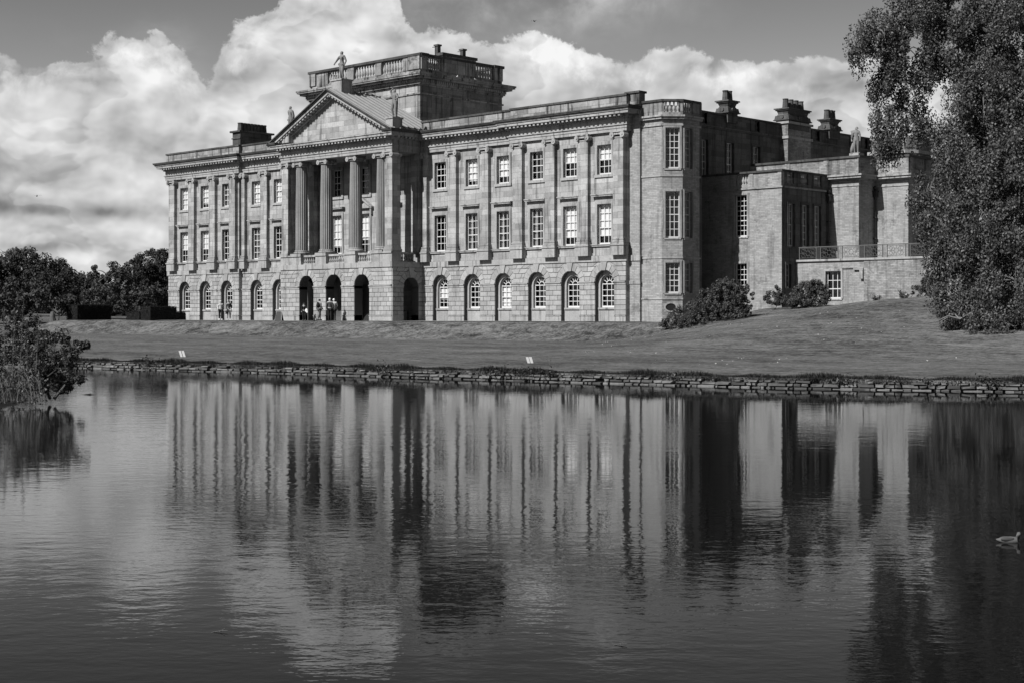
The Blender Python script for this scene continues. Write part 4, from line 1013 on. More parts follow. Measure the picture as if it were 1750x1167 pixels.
while s < TXR-LX-1.7:
    for q in (s, s+1.35):
        a = MB(); FRR.box(a, q-.025, q+.025, -.12, -.07, 4.29, 5.15); part('post', a, 'iron_grey', rail)
    a = MB(); z0 = 4.40; z1 = 5.06; cz = (z0+z1)/2; c = s+.675
    def wire(pts, r=.014): a.tube([FRR.P(p[0], -.095, p[1]) for p in pts], r, 4)
    wire([(s, z0), (s+1.35, z0)]); wire([(s, z1), (s+1.35, z1)])
    wire([(c+.16*math.cos(t*math.pi/6), cz+.16*math.sin(t*math.pi/6)) for t in range(13)])
    for sg in (-1, 1):
        wire([(c+sg*.16, cz), (c+sg*.62, cz)]); wire([(c+sg*.40+.12*math.cos(t*math.pi/5), cz+.16+.12*math.sin(t*math.pi/5)) for t in range(11)]); wire([(c+sg*.40+.12*math.cos(t*math.pi/5), cz-.16+.12*math.sin(t*math.pi/5)) for t in range(11)])
        wire([(c, cz+sg*.16), (c, cz+sg*.32)]); wire([(c+sg*.12, cz+.12), (c+sg*.28, z1)]); wire([(c+sg*.12, cz-.12), (c+sg*.28, z0)])
    part('scroll_panel', a, 'iron_grey', rail)
    a = MB()
    for q in (1.43, 1.51, 1.59): a.tube([FRR.P(s+q, -.095, 4.31), FRR.P(s+q, -.095, 5.1)], .014, 4)
    part('bars', a, 'iron_grey', rail)
    s += 1.70
a = MB(); FRR.box(a, .2, TXR-LX, -.13, -.06, 5.12, 5.17); part('handrail', a, 'iron_grey', rail)

# ------------------------------------------------------------------ statues and people
def skinned(name, joints, edges, mat, parent=None, loc=(0, 0, 0), rz=0., scale=1., sub=1, root=0):
    me = bpy.data.meshes.new(name); me.from_pydata([Vector(j[0])*scale for j in joints], edges, [])
    o = bpy.data.objects.new(name, me); COL.objects.link(o)
    md = o.modifiers.new('skin', 'SKIN'); md.use_smooth_shade = True
    for i, j in enumerate(joints):
        r = j[1]*scale; me.skin_vertices[0].data[i].radius = (r, r*(j[2] if len(j) > 2 else 1.)); me.skin_vertices[0].data[i].use_root = (i == root)
    s = o.modifiers.new('sub', 'SUBSURF'); s.levels = sub; s.render_levels = sub
    dg = bpy.context.evaluated_depsgraph_get(); new = bpy.data.meshes.new_from_object(o.evaluated_get(dg)); new.name = name
    new.materials.clear(); new.materials.append(M[mat])
    bpy.data.objects.remove(o); return new
def skeleton(p):
    """joint positions for a figure one unit tall facing -y; p overrides any joint"""
    J = dict(pelvis=(0, 0, .53), waist=(0, 0, .62), chest=(0, -.005, .73), neck=(0, 0, .815), throat=(0, -.003, .86), head=(0, -.012, .905), crown=(0, -.006, .955))
    for s, n in ((1, 'l'), (-1, 'r')):
        J.update({n+'sh': (s*.098, 0, .795), n+'el': (s*.135, .01, .635), n+'wr': (s*.14, -.03, .495), n+'ha': (s*.14, -.045, .44),
                  n+'hip': (s*.05, 0, .50), n+'kn': (s*.055, -.01, .285), n+'an': (s*.055, .005, .05), n+'toe': (s*.06, -.085, .018)})
    J.update(p); return J
RAD = dict(pelvis=.078, waist=.066, chest=.082, neck=.042, throat=.030, head=.050, crown=.040, sh=.040, el=.026, wr=.017, ha=.022, hip=.062, kn=.038, an=.023, toe=.020)
LNK = [('pelvis', 'waist'), ('waist', 'chest'), ('chest', 'neck'), ('neck', 'throat'), ('throat', 'head'), ('head', 'crown')]+[(a, b) for s in 'lr' for a, b in (('neck', s+'sh'), (s+'sh', s+'el'), (s+'el', s+'wr'), (s+'wr', s+'ha'), ('pelvis', s+'hip'), (s+'hip', s+'kn'), (s+'kn', s+'an'), (s+'an', s+'toe'))]
def body(p, names=None, fat=1., add=0.):
    J = skeleton(p); ks = [k for k in J if names is None or k in names]; ix = {k: i for i, k in enumerate(ks)}
    rr = lambda k: RAD.get(k, RAD.get(k[1:], .03))*fat+add
    flat = {'pelvis': .75, 'waist': .72, 'chest': .68}
    return [(J[k], rr(k), flat.get(k, 1.)) for k in ks], [(ix[a], ix[b]) for a, b in LNK if a in ix and b in ix]
def head_bits(mb, J, H, hair=1.):
    c = Vector(J['head'])*H; mb.ball((c.x, c.y+.008*H, c.z+.022*H), (.050*H*hair, .054*H*hair, .052*H*hair), 10, 7)
def face(J, H):
    mb = MB(); c = Vector(J['head'])*H
    mb.ball((c.x, c.y-.052*H, c.z), (.008*H, .012*H, .014*H), 6, 4)
    for s in (-1, 1): mb.ball((c.x+s*.018*H, c.y-.044*H, c.z+.012*H), .006*H, 6, 4); mb.ball((c.x+s*.052*H, c.y, c.z), (.006*H, .012*H, .016*H), 6, 4)
    mb.box(c.x-.014*H, c.x+.014*H, c.y-.050*H, c.y-.040*H, c.z-.026*H, c.z-.021*H)
    return mb
ARMS = {'neck', 'chest', 'waist', 'pelvis', 'lsh', 'lel', 'lwr', 'rsh', 'rel', 'rwr'}; LEGS = {'pelvis', 'lhip', 'lkn', 'lan', 'rhip', 'rkn', 'ran'}
for k, v in dict(skin=.32, hair_dark=.03, hair_white=.72, cloth_black=.022, cloth_grey=.10, cloth_mid=.06, cloth_light=.45, cloth_white=.70).items(): M[k] = plain(k, v, .8, .25, 12, .1)
def person(px, y, H, pose, label, top='cloth_black', legs='cloth_black', hair='hair_dark', shoes='cloth_black', face_away=True, rz=None, extra=(), longcoat=False, group=None):
    x = U(px, y); z = ground(x, y)+.03; rz = (math.atan2(CB, CA)+math.pi if face_away else math.atan2(CB, CA)) if rz is None else rz
    t = thing('person', (x, y, z), rz, label=label, cat='person', group=group); J = skeleton(pose)
    o = link('body', skinned('body', *body(pose), mat='skin', scale=H, sub=1), t)
    names = set(ARMS) | ({'lhip', 'rhip'} if longcoat else set())
    js, es = body(pose, names, 1.12, .006); link('jacket', skinned('jacket', js, es, top, scale=H), t)
    js, es = body(pose, LEGS, 1.08, .006); link('trousers', skinned('trousers', js, es, legs, scale=H), t)
    mb = MB(); head_bits(mb, J, H, 1.05); link('hair', mesh_of('hair', mb, M[hair], smooth=True), t)
    link('face', mesh_of('face', face(J, H), M['skin'], smooth=True), t)
    for s in 'lr':
        a, b = Vector(J[s+'an'])*H, Vector(J[s+'toe'])*H; mb = MB(); mb.tube([a+(a-b)*.25+Vector((0, 0, -.02*H)), a+Vector((0, 0, -.015*H)), b, b+(b-a)*.15], [.024*H, .032*H, .028*H, .014*H], 8)
        link('shoe', mesh_of('shoe', mb, M[shoes], smooth=True), t)
    for nm, fn, mt in extra:
        mb = MB(); fn(mb, J, H); link(nm, mesh_of(nm, mb, M[mt], smooth=True), t)
    return t
def bag(mb, J, H): c = Vector(J['rha'])*H; mb.box(c.x-.07, c.x+.05, c.y-.16, c.y+.16, c.z-.30, c.z-.02); mb.tube([(c.x, c.y-.1, c.z-.04), (c.x, c.y, c.z+.05), (c.x, c.y+.1, c.z-.04)], .01, 5)
def backpack(mb, J, H): c = Vector(J['chest'])*H; mb.ball((c.x, c.y+.16, c.z-.03), (.15, .11, .23), 10, 8); mb.ball((c.x, c.y+.24, c.z-.10), (.11, .06, .11), 8, 6)
def folded_coat(mb, J, H): c = Vector(J['lwr'])*H; mb.ball((c.x+.04, c.y-.02, c.z-.05), (.12, .07, .16), 10, 8); mb.ball((c.x+.10, c.y-.04, c.z-.16), (.08, .06, .12), 8, 6)
walk = dict(lkn=(.055, -.075, .29), lan=(.055, -.07, .055), ltoe=(.06, -.155, .03), rkn=(-.055, .02, .29), ran=(-.055, .12, .07), rtoe=(-.06, .05, .02), lel=(.135, .05, .64), lwr=(.14, .04, .51), lha=(.14, .02, .46), rwr=(-.14, -.09, .52), rha=(-.14, -.11, .475))
walk2 = dict(walk, lkn=(.055, -.05, .285), lan=(.055, -.03, .05), ltoe=(.06, -.11, .02), ran=(-.055, .07, .06), rtoe=(-.06, -.01, .02))
bent = dict(chest=(0, -.05, .72), neck=(0, -.07, .80), throat=(0, -.085, .84), head=(0, -.11, .88), crown=(0, -.115, .93), lsh=(.098, -.06, .78), rsh=(-.098, -.06, .78), lel=(.15, -.08, .64), lwr=(.12, -.17, .57), lha=(.10, -.20, .55))
person(377, -5., 1.72, walk, 'person in light top and dark trousers with pale shoes, leftmost on the terrace', 'cloth_light', 'cloth_black', 'cloth_light', 'cloth_white', rz=R(60), group='visitors on the terrace')
person(391, -5., 1.74, walk2, 'person in dark coat with bare lower legs carrying a bag, right behind the light top', 'cloth_mid', 'skin', 'hair_dark', 'cloth_light', rz=R(75), extra=[('bag', bag, 'cloth_black')], longcoat=True, group='visitors on the terrace')
person(520, -4.2, 1.52, bent, 'person bending slightly with a pale coat over the arm before the left arch', 'cloth_black', 'cloth_black', 'hair_dark', 'cloth_mid', face_away=False, extra=[('folded_coat', folded_coat, 'cloth_white')], group='visitors on the terrace')
person(546, -5., 1.74, walk, 'person with a backpack walking before the pier between the portico arches', 'cloth_grey', 'cloth_mid', 'hair_dark', 'cloth_mid', rz=R(175), extra=[('backpack', backpack, 'cloth_black')], group='visitors on the terrace')
person(563.5, -4.6, 1.80, {}, 'white-haired person in dark jacket seen from behind at the middle arch', 'cloth_mid', 'cloth_black', 'hair_white', 'cloth_black', group='visitors on the terrace')
person(570.5, -4.3, 1.76, dict(rel=(-.15, -.06, .66), rwr=(-.10, -.12, .60)), 'white-haired person in black and white top, right of the dark jacket', 'cloth_light', 'cloth_black', 'hair_white', 'cloth_black', face_away=True, group='visitors on the terrace')
x = U(477, -4.6); t = thing('a_board_sign', (x, -4.6, ground(x, -4.6)+.03), R(30), label='small dark A-board sign standing on the gravel left of the portico', cat='sign')
for s in (-1, 1):
    a = MB(); a.add([(-.28, s*.22, .0), (.28, s*.22, 0), (.20, s*.02, .72), (-.20, s*.02, .72), (-.28, s*.22+.02, .0), (.28, s*.22+.02, 0), (.20, s*.02+.02, .72), (-.20, s*.02+.02, .72)], [(0,1,2,3),(4,5,6,7),(0,1,5,4),(1,2,6,5),(2,3,7,6),(3,0,4,7)])
    link('panel', mesh_of('panel', a, M['cloth_mid']), t)
    a = MB(); a.tube([(-.30, s*.23, 0), (-.21, s*.03, .74), (.21, s*.03, .74), (.30, s*.23, 0)], .018, 5); link('frame', mesh_of('frame', a, M['cloth_light']), t)

def statue(loc, H, pose, rz, label, drape=(), base=True):
    t = thing('statue', loc, rz, label=label, cat='statue')
    link('figure', skinned('figure', *body(pose, None, 1.14, .004), mat='statue', scale=H, sub=2), t)
    J = skeleton(pose); mb = MB(); head_bits(mb, J, H, 1.08)
    for pts, r in drape: mb.tube([Vector(q)*H for q in pts], [k*H for k in r], 8)
    link('drapery', mesh_of('drapery', mb, M['statue'], smooth=True), t)
    mb = MB(); mb.box(-.3, .3, -.3, .3, -.02, .06); link('base', mesh_of('base', mb, M['statue']), t); return t
c = SP[0]
statue((c[0], c[1], c[2]), 2.35, dict(lsh=(.11, 0, .79), lel=(.20, -.02, .68), lwr=(.28, -.05, .575), lha=(.31, -.06, .52), rel=(-.17, .02, .64), rwr=(-.13, -.02, .51), rha=(-.12, -.03, .47), rkn=(-.06, -.06, .28), ran=(-.07, .01, .05), lkn=(.05, .0, .28), pelvis=(-.015, 0, .53)), R(10)+math.pi*0-math.pi*0,
       'stone statue with one arm held out, on the peak of the pediment', [([(.10, -.02, .54), (0, -.05, .50), (-.10, -.02, .52)], [.05, .06, .05]), ([(.0, -.04, .50), (.03, -.02, .30), (.0, .02, .02)], [.07, .05, .05])]).scale = (-1, 1, 1)
c = SP[1]
statue((c[0]+.05, c[1], c[2]), 2.2, dict(lel=(.14, -.05, .93), lwr=(.07, -.03, .99), lha=(.03, -.01, 1.01), lsh=(.10, 0, .81), rel=(-.16, -.03, .66), rwr=(-.10, -.10, .62), rha=(-.07, -.12, .63), rkn=(-.05, -.02, .28), lkn=(.07, -.05, .29)), R(15),
       'stone statue with an arm raised over its head, at the right foot of the pediment', [([(-.12, 0, .75), (-.06, .05, .5), (-.02, .05, .02)], [.03, .05, .05])]).scale = (-1, 1, 1)
c = SP[2]
statue((c[0]+.05, c[1], c[2]), 2.15, dict(lkn=(.07, -.04, .285), rel=(-.13, .05, .64), rwr=(-.08, .08, .55)), R(5),
       'stone statue with arms lowered, at the left foot of the pediment', [([(.10, .03, .80), (.15, .04, .6), (.11, .05, .4)], [.03, .035, .03])])
statue((GX-.38, GY+.3, 11.89), 1.95, dict(head=(.02, -.01, .905), rkn=(-.06, -.05, .29), rel=(-.15, .03, .65), rwr=(-.18, .06, .52)), R(20),
       'stone statue with a cloak at its shoulder on the roof corner beside the big tree', [([(-.05, .08, .84), (-.16, .10, .80), (-.18, .09, .66), (-.10, .06, .58)], [.04, .09, .08, .03]), ([(-.12, .02, .40), (-.16, .02, .2), (-.17, .02, .03)], [.03, .06, .07])])

# birds
def bird(name, loc, label, perched, L=.4, rz=0.):
    t = thing(name, loc, rz, label=label, cat='bird'); mb = MB()
    mb.tube([(0, L*.5, L*.16), (0, L*.25, L*.13), (0, 0, L*.15), (0, -L*.2, L*.2), (0, -L*.32, L*.34), (0, -L*.42, L*.36)], [L*.02, L*.09, L*.15, L*.12, L*.075, L*.02], 8)
    link('body', mesh_of('body', mb, M['cloth_white' if perched else 'cloth_mid'], smooth=True), t)
    for s in (-1, 1):
        mb = MB()
        if perched: mb.ball((s*L*.12, L*.12, L*.17), (L*.05, L*.26, L*.09), 8, 6)
        else: mb.add([(s*L*.08, -L*.12, L*.17), (s*L*.08, L*.15, L*.17), (s*L*.7, L*.12, L*.38), (s*L*1.2, L*.25, L*.22), (s*L*.75, -L*.12, L*.36)], [(0, 1, 2, 4), (4, 2, 3)])
        link('wing', mesh_of('wing', mb, M['cloth_light' if perched else 'cloth_black']), t)
    return t
bird('gull', (T1+.62, tq(772.5), 19.85), 'white gull perched on the tower cornice, the left of two', True, .42, R(60))
bird('gull', (T1+.62, tq(803.5), 19.85), 'white gull perched on the tower cornice, the right of two', True, .42, R(20))
x, y = spot(63, 150); bird('flying_bird', (x, y, CAMZ+(HP-337)*150/FP), 'tiny bird flying before the clouds at far left', False, .45, R(70))
x, y = spot(913, 170); bird('flying_bird', (x, y, CAMZ+(HP-38)*170/FP), 'tiny bird flying high above the middle of the house', False, .45, R(10))
x, y = spot(1727, 12.6); t = thing('duck', (x, y, WZ-.015), math.atan2(CB, CA)+R(86), label='small water bird swimming at the right edge of the lake', cat='bird')
mb = MB(); mb.tube([(0, .12, .040), (0, .07, .032), (0, 0, .03), (0, -.045, .035), (0, -.062, .065), (0, -.068, .09), (0, -.078, .098)], [.004, .024, .036, .032, .018, .018, .010], 10); link('body', mesh_of('body', mb, M['cloth_grey'], smooth=True), t)
mb = MB(); mb.tube([(0, -.085, .095), (0, -.108, .090)], [.007, .002], 6); link('beak', mesh_of('beak', mb, M['cloth_black']), t)
for s in (-1, 1): mb = MB(); mb.ball((s*.026, .03, .045), (.012, .06, .018), 8, 6); link('wing', mesh_of('wing', mb, M['cloth_mid'], smooth=True), t)

# ------------------------------------------------------------------ shore wall, its plants and the lawn markers
wallT = thing('shore_wall', (*shore_pt(900), WZ), label='low dry-stone wall of rough blocks holding up the lawn at the water edge', cat='wall')
path = []; px = -1300.
while px < 3300: path.append((px, Vector(shore_pt(px)))); px += 6.
S = [0.]
for (a, p), (b, q) in zip(path, path[1:]): S.append(S[-1]+(q-p).length)
def at_s(s):
    i = min(max(int(np.searchsorted(S, s))-1, 0), len(S)-2); t = (s-S[i])/(S[i+1]-S[i]); p = path[i][1].lerp(path[i+1][1], t)
    d = (path[i+1][1]-path[i][1]).normalized(); return p, d, path[i][0]+6*t
stones = []
zt = WZ-.07
for row, (h, back, keep) in enumerate(((.125, 0, 1.), (.098, .015, .98), (.080, .05, .6))):
    s = random.uniform(0, .2)
    while s < S[-1]-1:
        L = random.choice((.13, .17, .21, .25, .30, .36, .44, .52))*(1 if row < 2 else .8); p, d, px = at_s(s+L/2); n = Vector((d.y, -d.x))
        if (Vector((CAMX, CAMY))-p).dot(n) < 0: n = -n
        if random.random() < keep:
            hh = h*random.uniform(.86, 1.06); tl = random.uniform(-.007, .007); b0 = back+random.uniform(-.05, .05); mb = MB(); g = .007; vs = []
            for q in (0, 1):
                for (aa, zz_) in ((-L/2+g, g*.6), (L/2-g, g*.6), (L/2-g, hh-g*.5), (-L/2+g, hh-g*.5)):
                    aa += random.uniform(-.02, .02)-(.02 if q and aa > 0 else (-.02 if q else 0)); z_ = zt+zz_+random.uniform(-.007, .007)+tl*(1 if aa > 0 else -1)+((.012 if zz_ < hh/2 else -.018) if q else 0)
                    w_ = p+d*aa+n*((-b0+random.uniform(-.012, .022)) if q else (-b0-.22)); vs.append((w_.x, w_.y, z_))
            mb.add(vs, [(4, 5, 6, 7), (0, 1, 5, 4), (1, 2, 6, 5), (2, 3, 7, 6), (3, 0, 4, 7)])
            stones.append((0 if 140 < px < 1760 else 1, row, px, mb))
        s += L
    zt += h-.005
stones.sort(key=lambda q: (q[0], q[1], -q[2])); rest = MB()
for i, (k, r, px, mb) in enumerate(stones):
    if i < 300 and k == 0: part('stone', mb, 'wall_stone', wallT)
    else: rest.add(mb.v, mb.f)
part('stones', rest, 'wall_stone', wallT, kind='stuff')

def quads(name, P0, T1v, T2v, mat, parent=None, off=(0, 0, 0), diamond=True):
    """one small quad per row: centre P0, half axes T1v and T2v"""
    n = len(P0); P0 = P0-np.array(off)
    if diamond: v = np.stack([P0-T1v, P0-T2v+T1v*.15, P0+T1v, P0+T2v+T1v*.15], 1)
    else: v = np.stack([P0-T1v-T2v, P0+T1v-T2v, P0+T1v+T2v, P0-T1v+T2v], 1)
    me = numpy_mesh(name, v.reshape(-1, 3), np.arange(n*4).reshape(n, 4), mat)
    return link(name, me, parent)
def unit(v): return v/np.maximum(np.linalg.norm(v, axis=1, keepdims=True), 1e-6)
def leaf_quads(name, pts, out, size, mat, parent, off, droop=.2, asp=.6):
    n = len(pts); r = unit(rng.normal(size=(n, 3))); nn = unit(out*.9+r*.9+np.array([0, 0, .25]))
    t = unit(np.cross(nn, unit(rng.normal(size=(n, 3))))); t[:, 2] -= droop; t = unit(t); b = unit(np.cross(nn, t))
    s = size*rng.uniform(.6, 1.3, (n, 1))
    return quads(name, pts, t*s*.5, b*s*.5*asp, mat, parent, off)
def clump_pts(c, r, nsub, nleaf, subr, stretch=1., fill=.35, low=-1.):
    """leaf positions in sub-clumps spread over an ellipsoid's shell; returns points and outward directions"""
    d = unit(rng.normal(size=(nsub, 3))); d = d[d[:, 2] > low]; k = len(d)
    rad = rng.uniform(fill, 1., (k, 1))**.4; cc = np.array(c)+d*rad*np.array(r)
    sr = subr*rng.uniform(.55, 1.35, (k, 1)); e = unit(rng.normal(size=(k*nleaf, 3)))
    rr = rng.uniform(.2, 1., (k*nleaf, 1))**.5; S_ = np.repeat(sr, nleaf, 0)*np.array([1, 1, stretch])
    return np.repeat(cc, nleaf, 0)+e*rr*S_, unit(e+np.repeat(d, nleaf, 0)*.5)
def camball(px, py, Z, rpx, rpy, depth):                             # ellipsoid given by its apparent place and size at distance Z
    x, y = spot(px, Z); return (x, y, CAMZ+(HP-py)*Z/FP), (rpx*Z/FP, depth, rpy*Z/FP)
def tree(name, label, cat, px, Z, balls, mat, leafsize, nsub, nleaf, subr, trunk=.35, stretch=1., droop=.2, limbs=True, chain=False, group=None, twigs=0, barkm='bark', low=-1., fill=.35, trunk_px=None):
    bx, by = spot(trunk_px or px, Z); bz = ground(bx, by); t = thing(name, (bx, by, bz-.1), label=label, cat=cat, group=group)
    PP = []; OO = []; mb = MB(); tw = MB()
    top = max(CAMZ+(HP-b[1])*Z/FP for b in balls)
    lean = [(bx+.2*random.uniform(-1, 1)*i, by+.2*random.uniform(-1, 1)*i, bz-.2+(top-bz)*i/5) for i in range(6)]
    mb.tube(lean, [trunk*(1-.16*i)*(1.35 if i == 0 else 1) for i in range(6)], 9)
    done = []
    if chain: balls = sorted(balls, key=lambda b: math.hypot(b[0]-(trunk_px or px), (b[1]-150)*.6))
    for b in balls:
        pxx, pyy, rx, ry = b[:4]; dz = b[4] if len(b) > 4 else random.uniform(-1, 1)*rx*Z/FP*.8
        c, r = camball(pxx, pyy, Z+dz, rx, ry, rx*Z/FP*.9); area = (r[0]*r[2])
        k = max(4, int(nsub*area)); p, o = clump_pts(c, r, k, nleaf, subr, stretch, fill, low); PP.append(p); OO.append(o)
        if limbs:
            z0 = min(max(c[2]-r[2]*.8-.15*math.hypot(c[0]-bx, c[1]-by), bz+.3), top-.3); a = Vector((bx, by, z0)); e = Vector(c)
            if chain:
                if done and math.hypot(c[0]-bx, c[1]-by) > 1.2: a = min(done, key=lambda q: (q-e).length)
                done.append(e)
            m1 = a.lerp(e, .5)+Vector((0, 0, .12*(e-a).length))
            tr = trunk*(.12 if chain else .30); mb.tube([a, m1, e], [tr, tr*.6, tr*.2], 6)
            for q in range(twigs):
                e2 = e+Vector((random.uniform(-1, 1)*r[0], random.uniform(-1, 1)*r[1], random.uniform(-.9, .6)*r[2]))*.95; m2 = e.lerp(e2, .5)+Vector((0, 0, .2)); tw.tube([e, m2, e2, e2-Vector((0, 0, .5*r[2]))*.6], [max(tr*.25, .022)*(2. if chain else 1)*(1-.28*kk) for kk in range(4)] if chain else [tr*.25, tr*.16, tr*.08, tr*.03], 4)
    part('trunk', mb, barkm, t)
    if tw.v: part('branches', tw, 'twig', t, kind='stuff')
    P_ = np.concatenate(PP); O_ = np.concatenate(OO); g = P_[:, 2] > bz-(1.2 if chain else .1); P_ = P_[g]; O_ = O_[g]
    leaf_quads('crown', P_, O_, leafsize, mat, t, root_loc(t), droop)
    return t
# far trees at the left
tree('round_tree', 'broad dark tree at the far left edge, tallest left of the saddle of sky', 'tree', 35, 200, [(0, 470, 45, 42), (35, 462, 40, 35), (60, 480, 28, 35), (20, 500, 60, 30), (-50, 480, 40, 45), (-10, 445, 22, 16), (40, 440, 22, 14)], 'leaf_far', .31, 6.5, 110, .72, .5)
tree('round_tree', 'darker tree with a bumpy top sloping down to the saddle of sky', 'tree', 92, 190, [(80, 470, 25, 30), (100, 478, 28, 32), (116, 488, 20, 28), (105, 455, 14, 12), (90, 505, 40, 25)], 'leaf_dark', .31, 6.5, 110, .72, .4)
tree('low_tree', 'small tree crown closing the saddle of sky between two woods', 'tree', 140, 230, [(132, 492, 22, 24), (152, 494, 22, 28), (165, 500, 20, 25), (142, 515, 30, 20)], 'leaf_far', .31, 6.5, 110, .72, .3)
tree('feathery_tree', 'lighter tree with a jagged feathery top in front of the dark dome', 'tree', 185, 165, [(182, 470, 12, 16), (172, 485, 18, 16), (198, 482, 18, 16), (185, 500, 32, 20), (165, 462, 6, 8), (193, 458, 6, 9), (205, 466, 7, 7), (215, 490, 20, 18), (160, 505, 20, 18)], 'leaf_light', .26, 7., 90, .45, .3, droop=0., fill=.6)
tree('domed_tree', 'smooth dark domed tree touching the left end of the house', 'tree', 262, 215, [(262, 458, 36, 30), (235, 475, 30, 30), (285, 460, 30, 35), (212, 490, 22, 25), (262, 495, 50, 30), (310, 470, 30, 35)], 'leaf_dark', .29, 8., 110, .62, .5, fill=.75)
tree('garden_shrub', 'light leafy shrub beside the left end of the house', 'shrub', 268, 158, [(270, 492, 13, 16), (262, 512, 18, 18), (280, 515, 16, 22)], 'leaf_light', .32, 3.5, 80, .5, .15, group='shrubs behind the clipped hedges')
tree('garden_shrub', 'wide dark shrub between the two clipped hedges', 'shrub', 215, 156, [(205, 515, 22, 18), (228, 512, 24, 18), (245, 500, 14, 14), (190, 522, 18, 14)], 'leaf_far', .32, 3.5, 80, .5, .15, group='shrubs behind the clipped hedges')
tree('garden_shrub', 'rounded mid grey shrub left of the tall clipped hedge', 'shrub', 95, 150, [(100, 510, 24, 24), (75, 515, 28, 24), (118, 520, 15, 18)], 'leaf_far', .34, 3.2, 80, .6, .2, group='shrubs behind the clipped hedges')
tree('garden_shrub', 'pale spreading shrub at far left above the waterside bushes', 'shrub', 25, 145, [(35, 505, 34, 26), (0, 510, 36, 30), (-40, 515, 36, 30)], 'leaf_light', .34, 3.0, 80, .6, .2, group='shrubs behind the clipped hedges')
mb = MB()
PP = []; OO = []
for i in range(46):
    px = -900+i*27; Z = 240+random.uniform(-15, 25); c, r = camball(px, 520+random.uniform(-6, 6)-(12 if px < -60 else 0), Z, 24, 22, 3.); p, o = clump_pts(c, r, 26, 70, 1.0); PP.append(p); OO.append(o)
o = leaf_quads('distant_wood', np.concatenate(PP), np.concatenate(OO), .5, 'leaf_dark', None, (0, 0, 0)); tag(o, 'low far wood behind the garden trees', 'wood', kind='stuff')
# clipped yew hedges
def hedge(label, x0, x1, y0, y1, zt, lowfront=None):
    zb = min(ground(x0, y0), ground(x1, y0), ground(x1, y1))-.1; t = thing('clipped_hedge', (x1, y0, zb), label=label, cat='hedge', group='clipped yew hedges')
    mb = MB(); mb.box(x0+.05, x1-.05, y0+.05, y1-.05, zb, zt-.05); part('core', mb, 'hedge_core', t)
    A = [((x1-x0)*(zt-zb), 0), ((y1-y0)*(zt-zb), 1), ((x1-x0)*(y1-y0), 2)]; PP = []; OO = []
    for ar, k in A:
        n = int(ar*330); a = rng.uniform(0, 1, n); b = rng.uniform(0, 1, n); j = rng.normal(0, .03, n)
        if k == 0: p = np.stack([x0+a*(x1-x0), y0+j, zb+b*(zt-zb)], 1); o = [0, -1, 0]
        elif k == 1: p = np.stack([x1+j, y0+a*(y1-y0), zb+b*(zt-zb)], 1); o = [1, 0, 0]
        else: p = np.stack([x0+a*(x1-x0), y0+b*(y1-y0), zt+j], 1); o = [0, 0, 1]
        PP.append(p); OO.append(np.tile(np.array(o, float), (n, 1)))
    leaf_quads('foliage', np.concatenate(PP), np.concatenate(OO)*2, .10, 'hedge', t, root_loc(t)); return t
hx1 = U(132, -2.6); hedge('tall clipped hedge block nearest the water on the lower lawn', U(113, -2.6), hx1, -2.6, V(190, hx1), 1.50)
hx1 = U(257, -6.); hy = V(303, hx1); hedge('clipped dark hedge in front of the left corner of the house', U(240, -6.), hx1, -6., hy, CAMZ+15.5*XZ(hx1, -5)[1]/FP)
hedge('lower sloping hedge just left of the hedge by the house', U(215, -5.), U(238, -5.), -5., 0., .75)
# bushes before the right end of the house
def bush(label, px, y, balls, mat='leaf_bush', name='bush', leafsize=.095, group='bushes against the right end of the house', nsub=60., nleaf=90, subr=.17, **kw):
    Z = XZ(U(px, y), y)[1]; return tree(name, label, 'bush', px, Z, balls, mat, leafsize, nsub, nleaf, subr, .06, group=group, **kw)
bush('large loose bush with upright tips covering the foot of the corner bow', 1238, -2.2, [(1240, 512, 38, 30, 0), (1215, 520, 30, 28, .5), (1268, 515, 22, 30, 0), (1240, 492, 26, 18, .3), (1195, 530, 22, 20, 0), (1250, 535, 40, 18, -.8)])
bush('low spreading bush running down the bank left of the large bush', 1165, -7.0, [(1150, 550, 22, 16, 0), (1175, 540, 26, 20, .4), (1200, 545, 24, 16, 0), (1138, 560, 12, 9, 0), (1190, 528, 14, 14, 0), (1160, 558, 26, 10, 0), (1185, 553, 22, 10, 0)])
bush('small round bush before the corner of the low brick block', 1325, 3.0, [(1322, 509, 16, 14, 0), (1332, 514, 10, 10, 0), (1313, 511, 9, 9, 0), (1328, 500, 10, 10, 0)])
bush('wide pale-leaved bush below the terrace corner', 1382, 3.4, [(1375, 505, 26, 16, 0), (1400, 500, 18, 18, 0), (1350, 512, 16, 12, 0), (1385, 514, 34, 10, -.5), (1392, 488, 14, 10, 0), (1360, 513, 26, 12, 0), (1398, 511, 20, 13, 0), (1378, 496, 22, 14, 0), (1405, 488, 10, 12, 0)])
bush('dark bush at the terrace wall beside the big tree', 1578, 6.0, [(1575, 497, 17, 16, 0), (1588, 490, 16, 18, 0)], mat='leaf_near')
def weed(label, px, y, n=14, h=.7):
    x = U(px, y); z = ground(x, y); t = thing('wall_plant', (x, y, z), label=label, cat='plant', group='small plants at the terrace foot'); mb = MB(); PP = []
    for i in range(n):
        a = random.uniform(0, 6.28); e = Vector((x+math.cos(a)*h*random.uniform(.3, .9), y+math.sin(a)*h*.3, z+h*random.uniform(.4, 1.)))
        mb.tube([(x, y, z-.05), Vector((x, y, z)).lerp(e, .5)+Vector((0, 0, .1)), e], [.02, .014, .006], 4)
        for k in range(26): q = Vector((x, y, z)).lerp(e, random.uniform(.3, 1.)); PP.append((q.x+random.gauss(0, .07), q.y+random.gauss(0, .05), q.z+random.gauss(0, .06)))
    part('stems', mb, 'bark', t); P_ = np.array(PP); leaf_quads('leaves', P_, unit(rng.normal(size=P_.shape)), .10, 'leaf_near', t, root_loc(t))
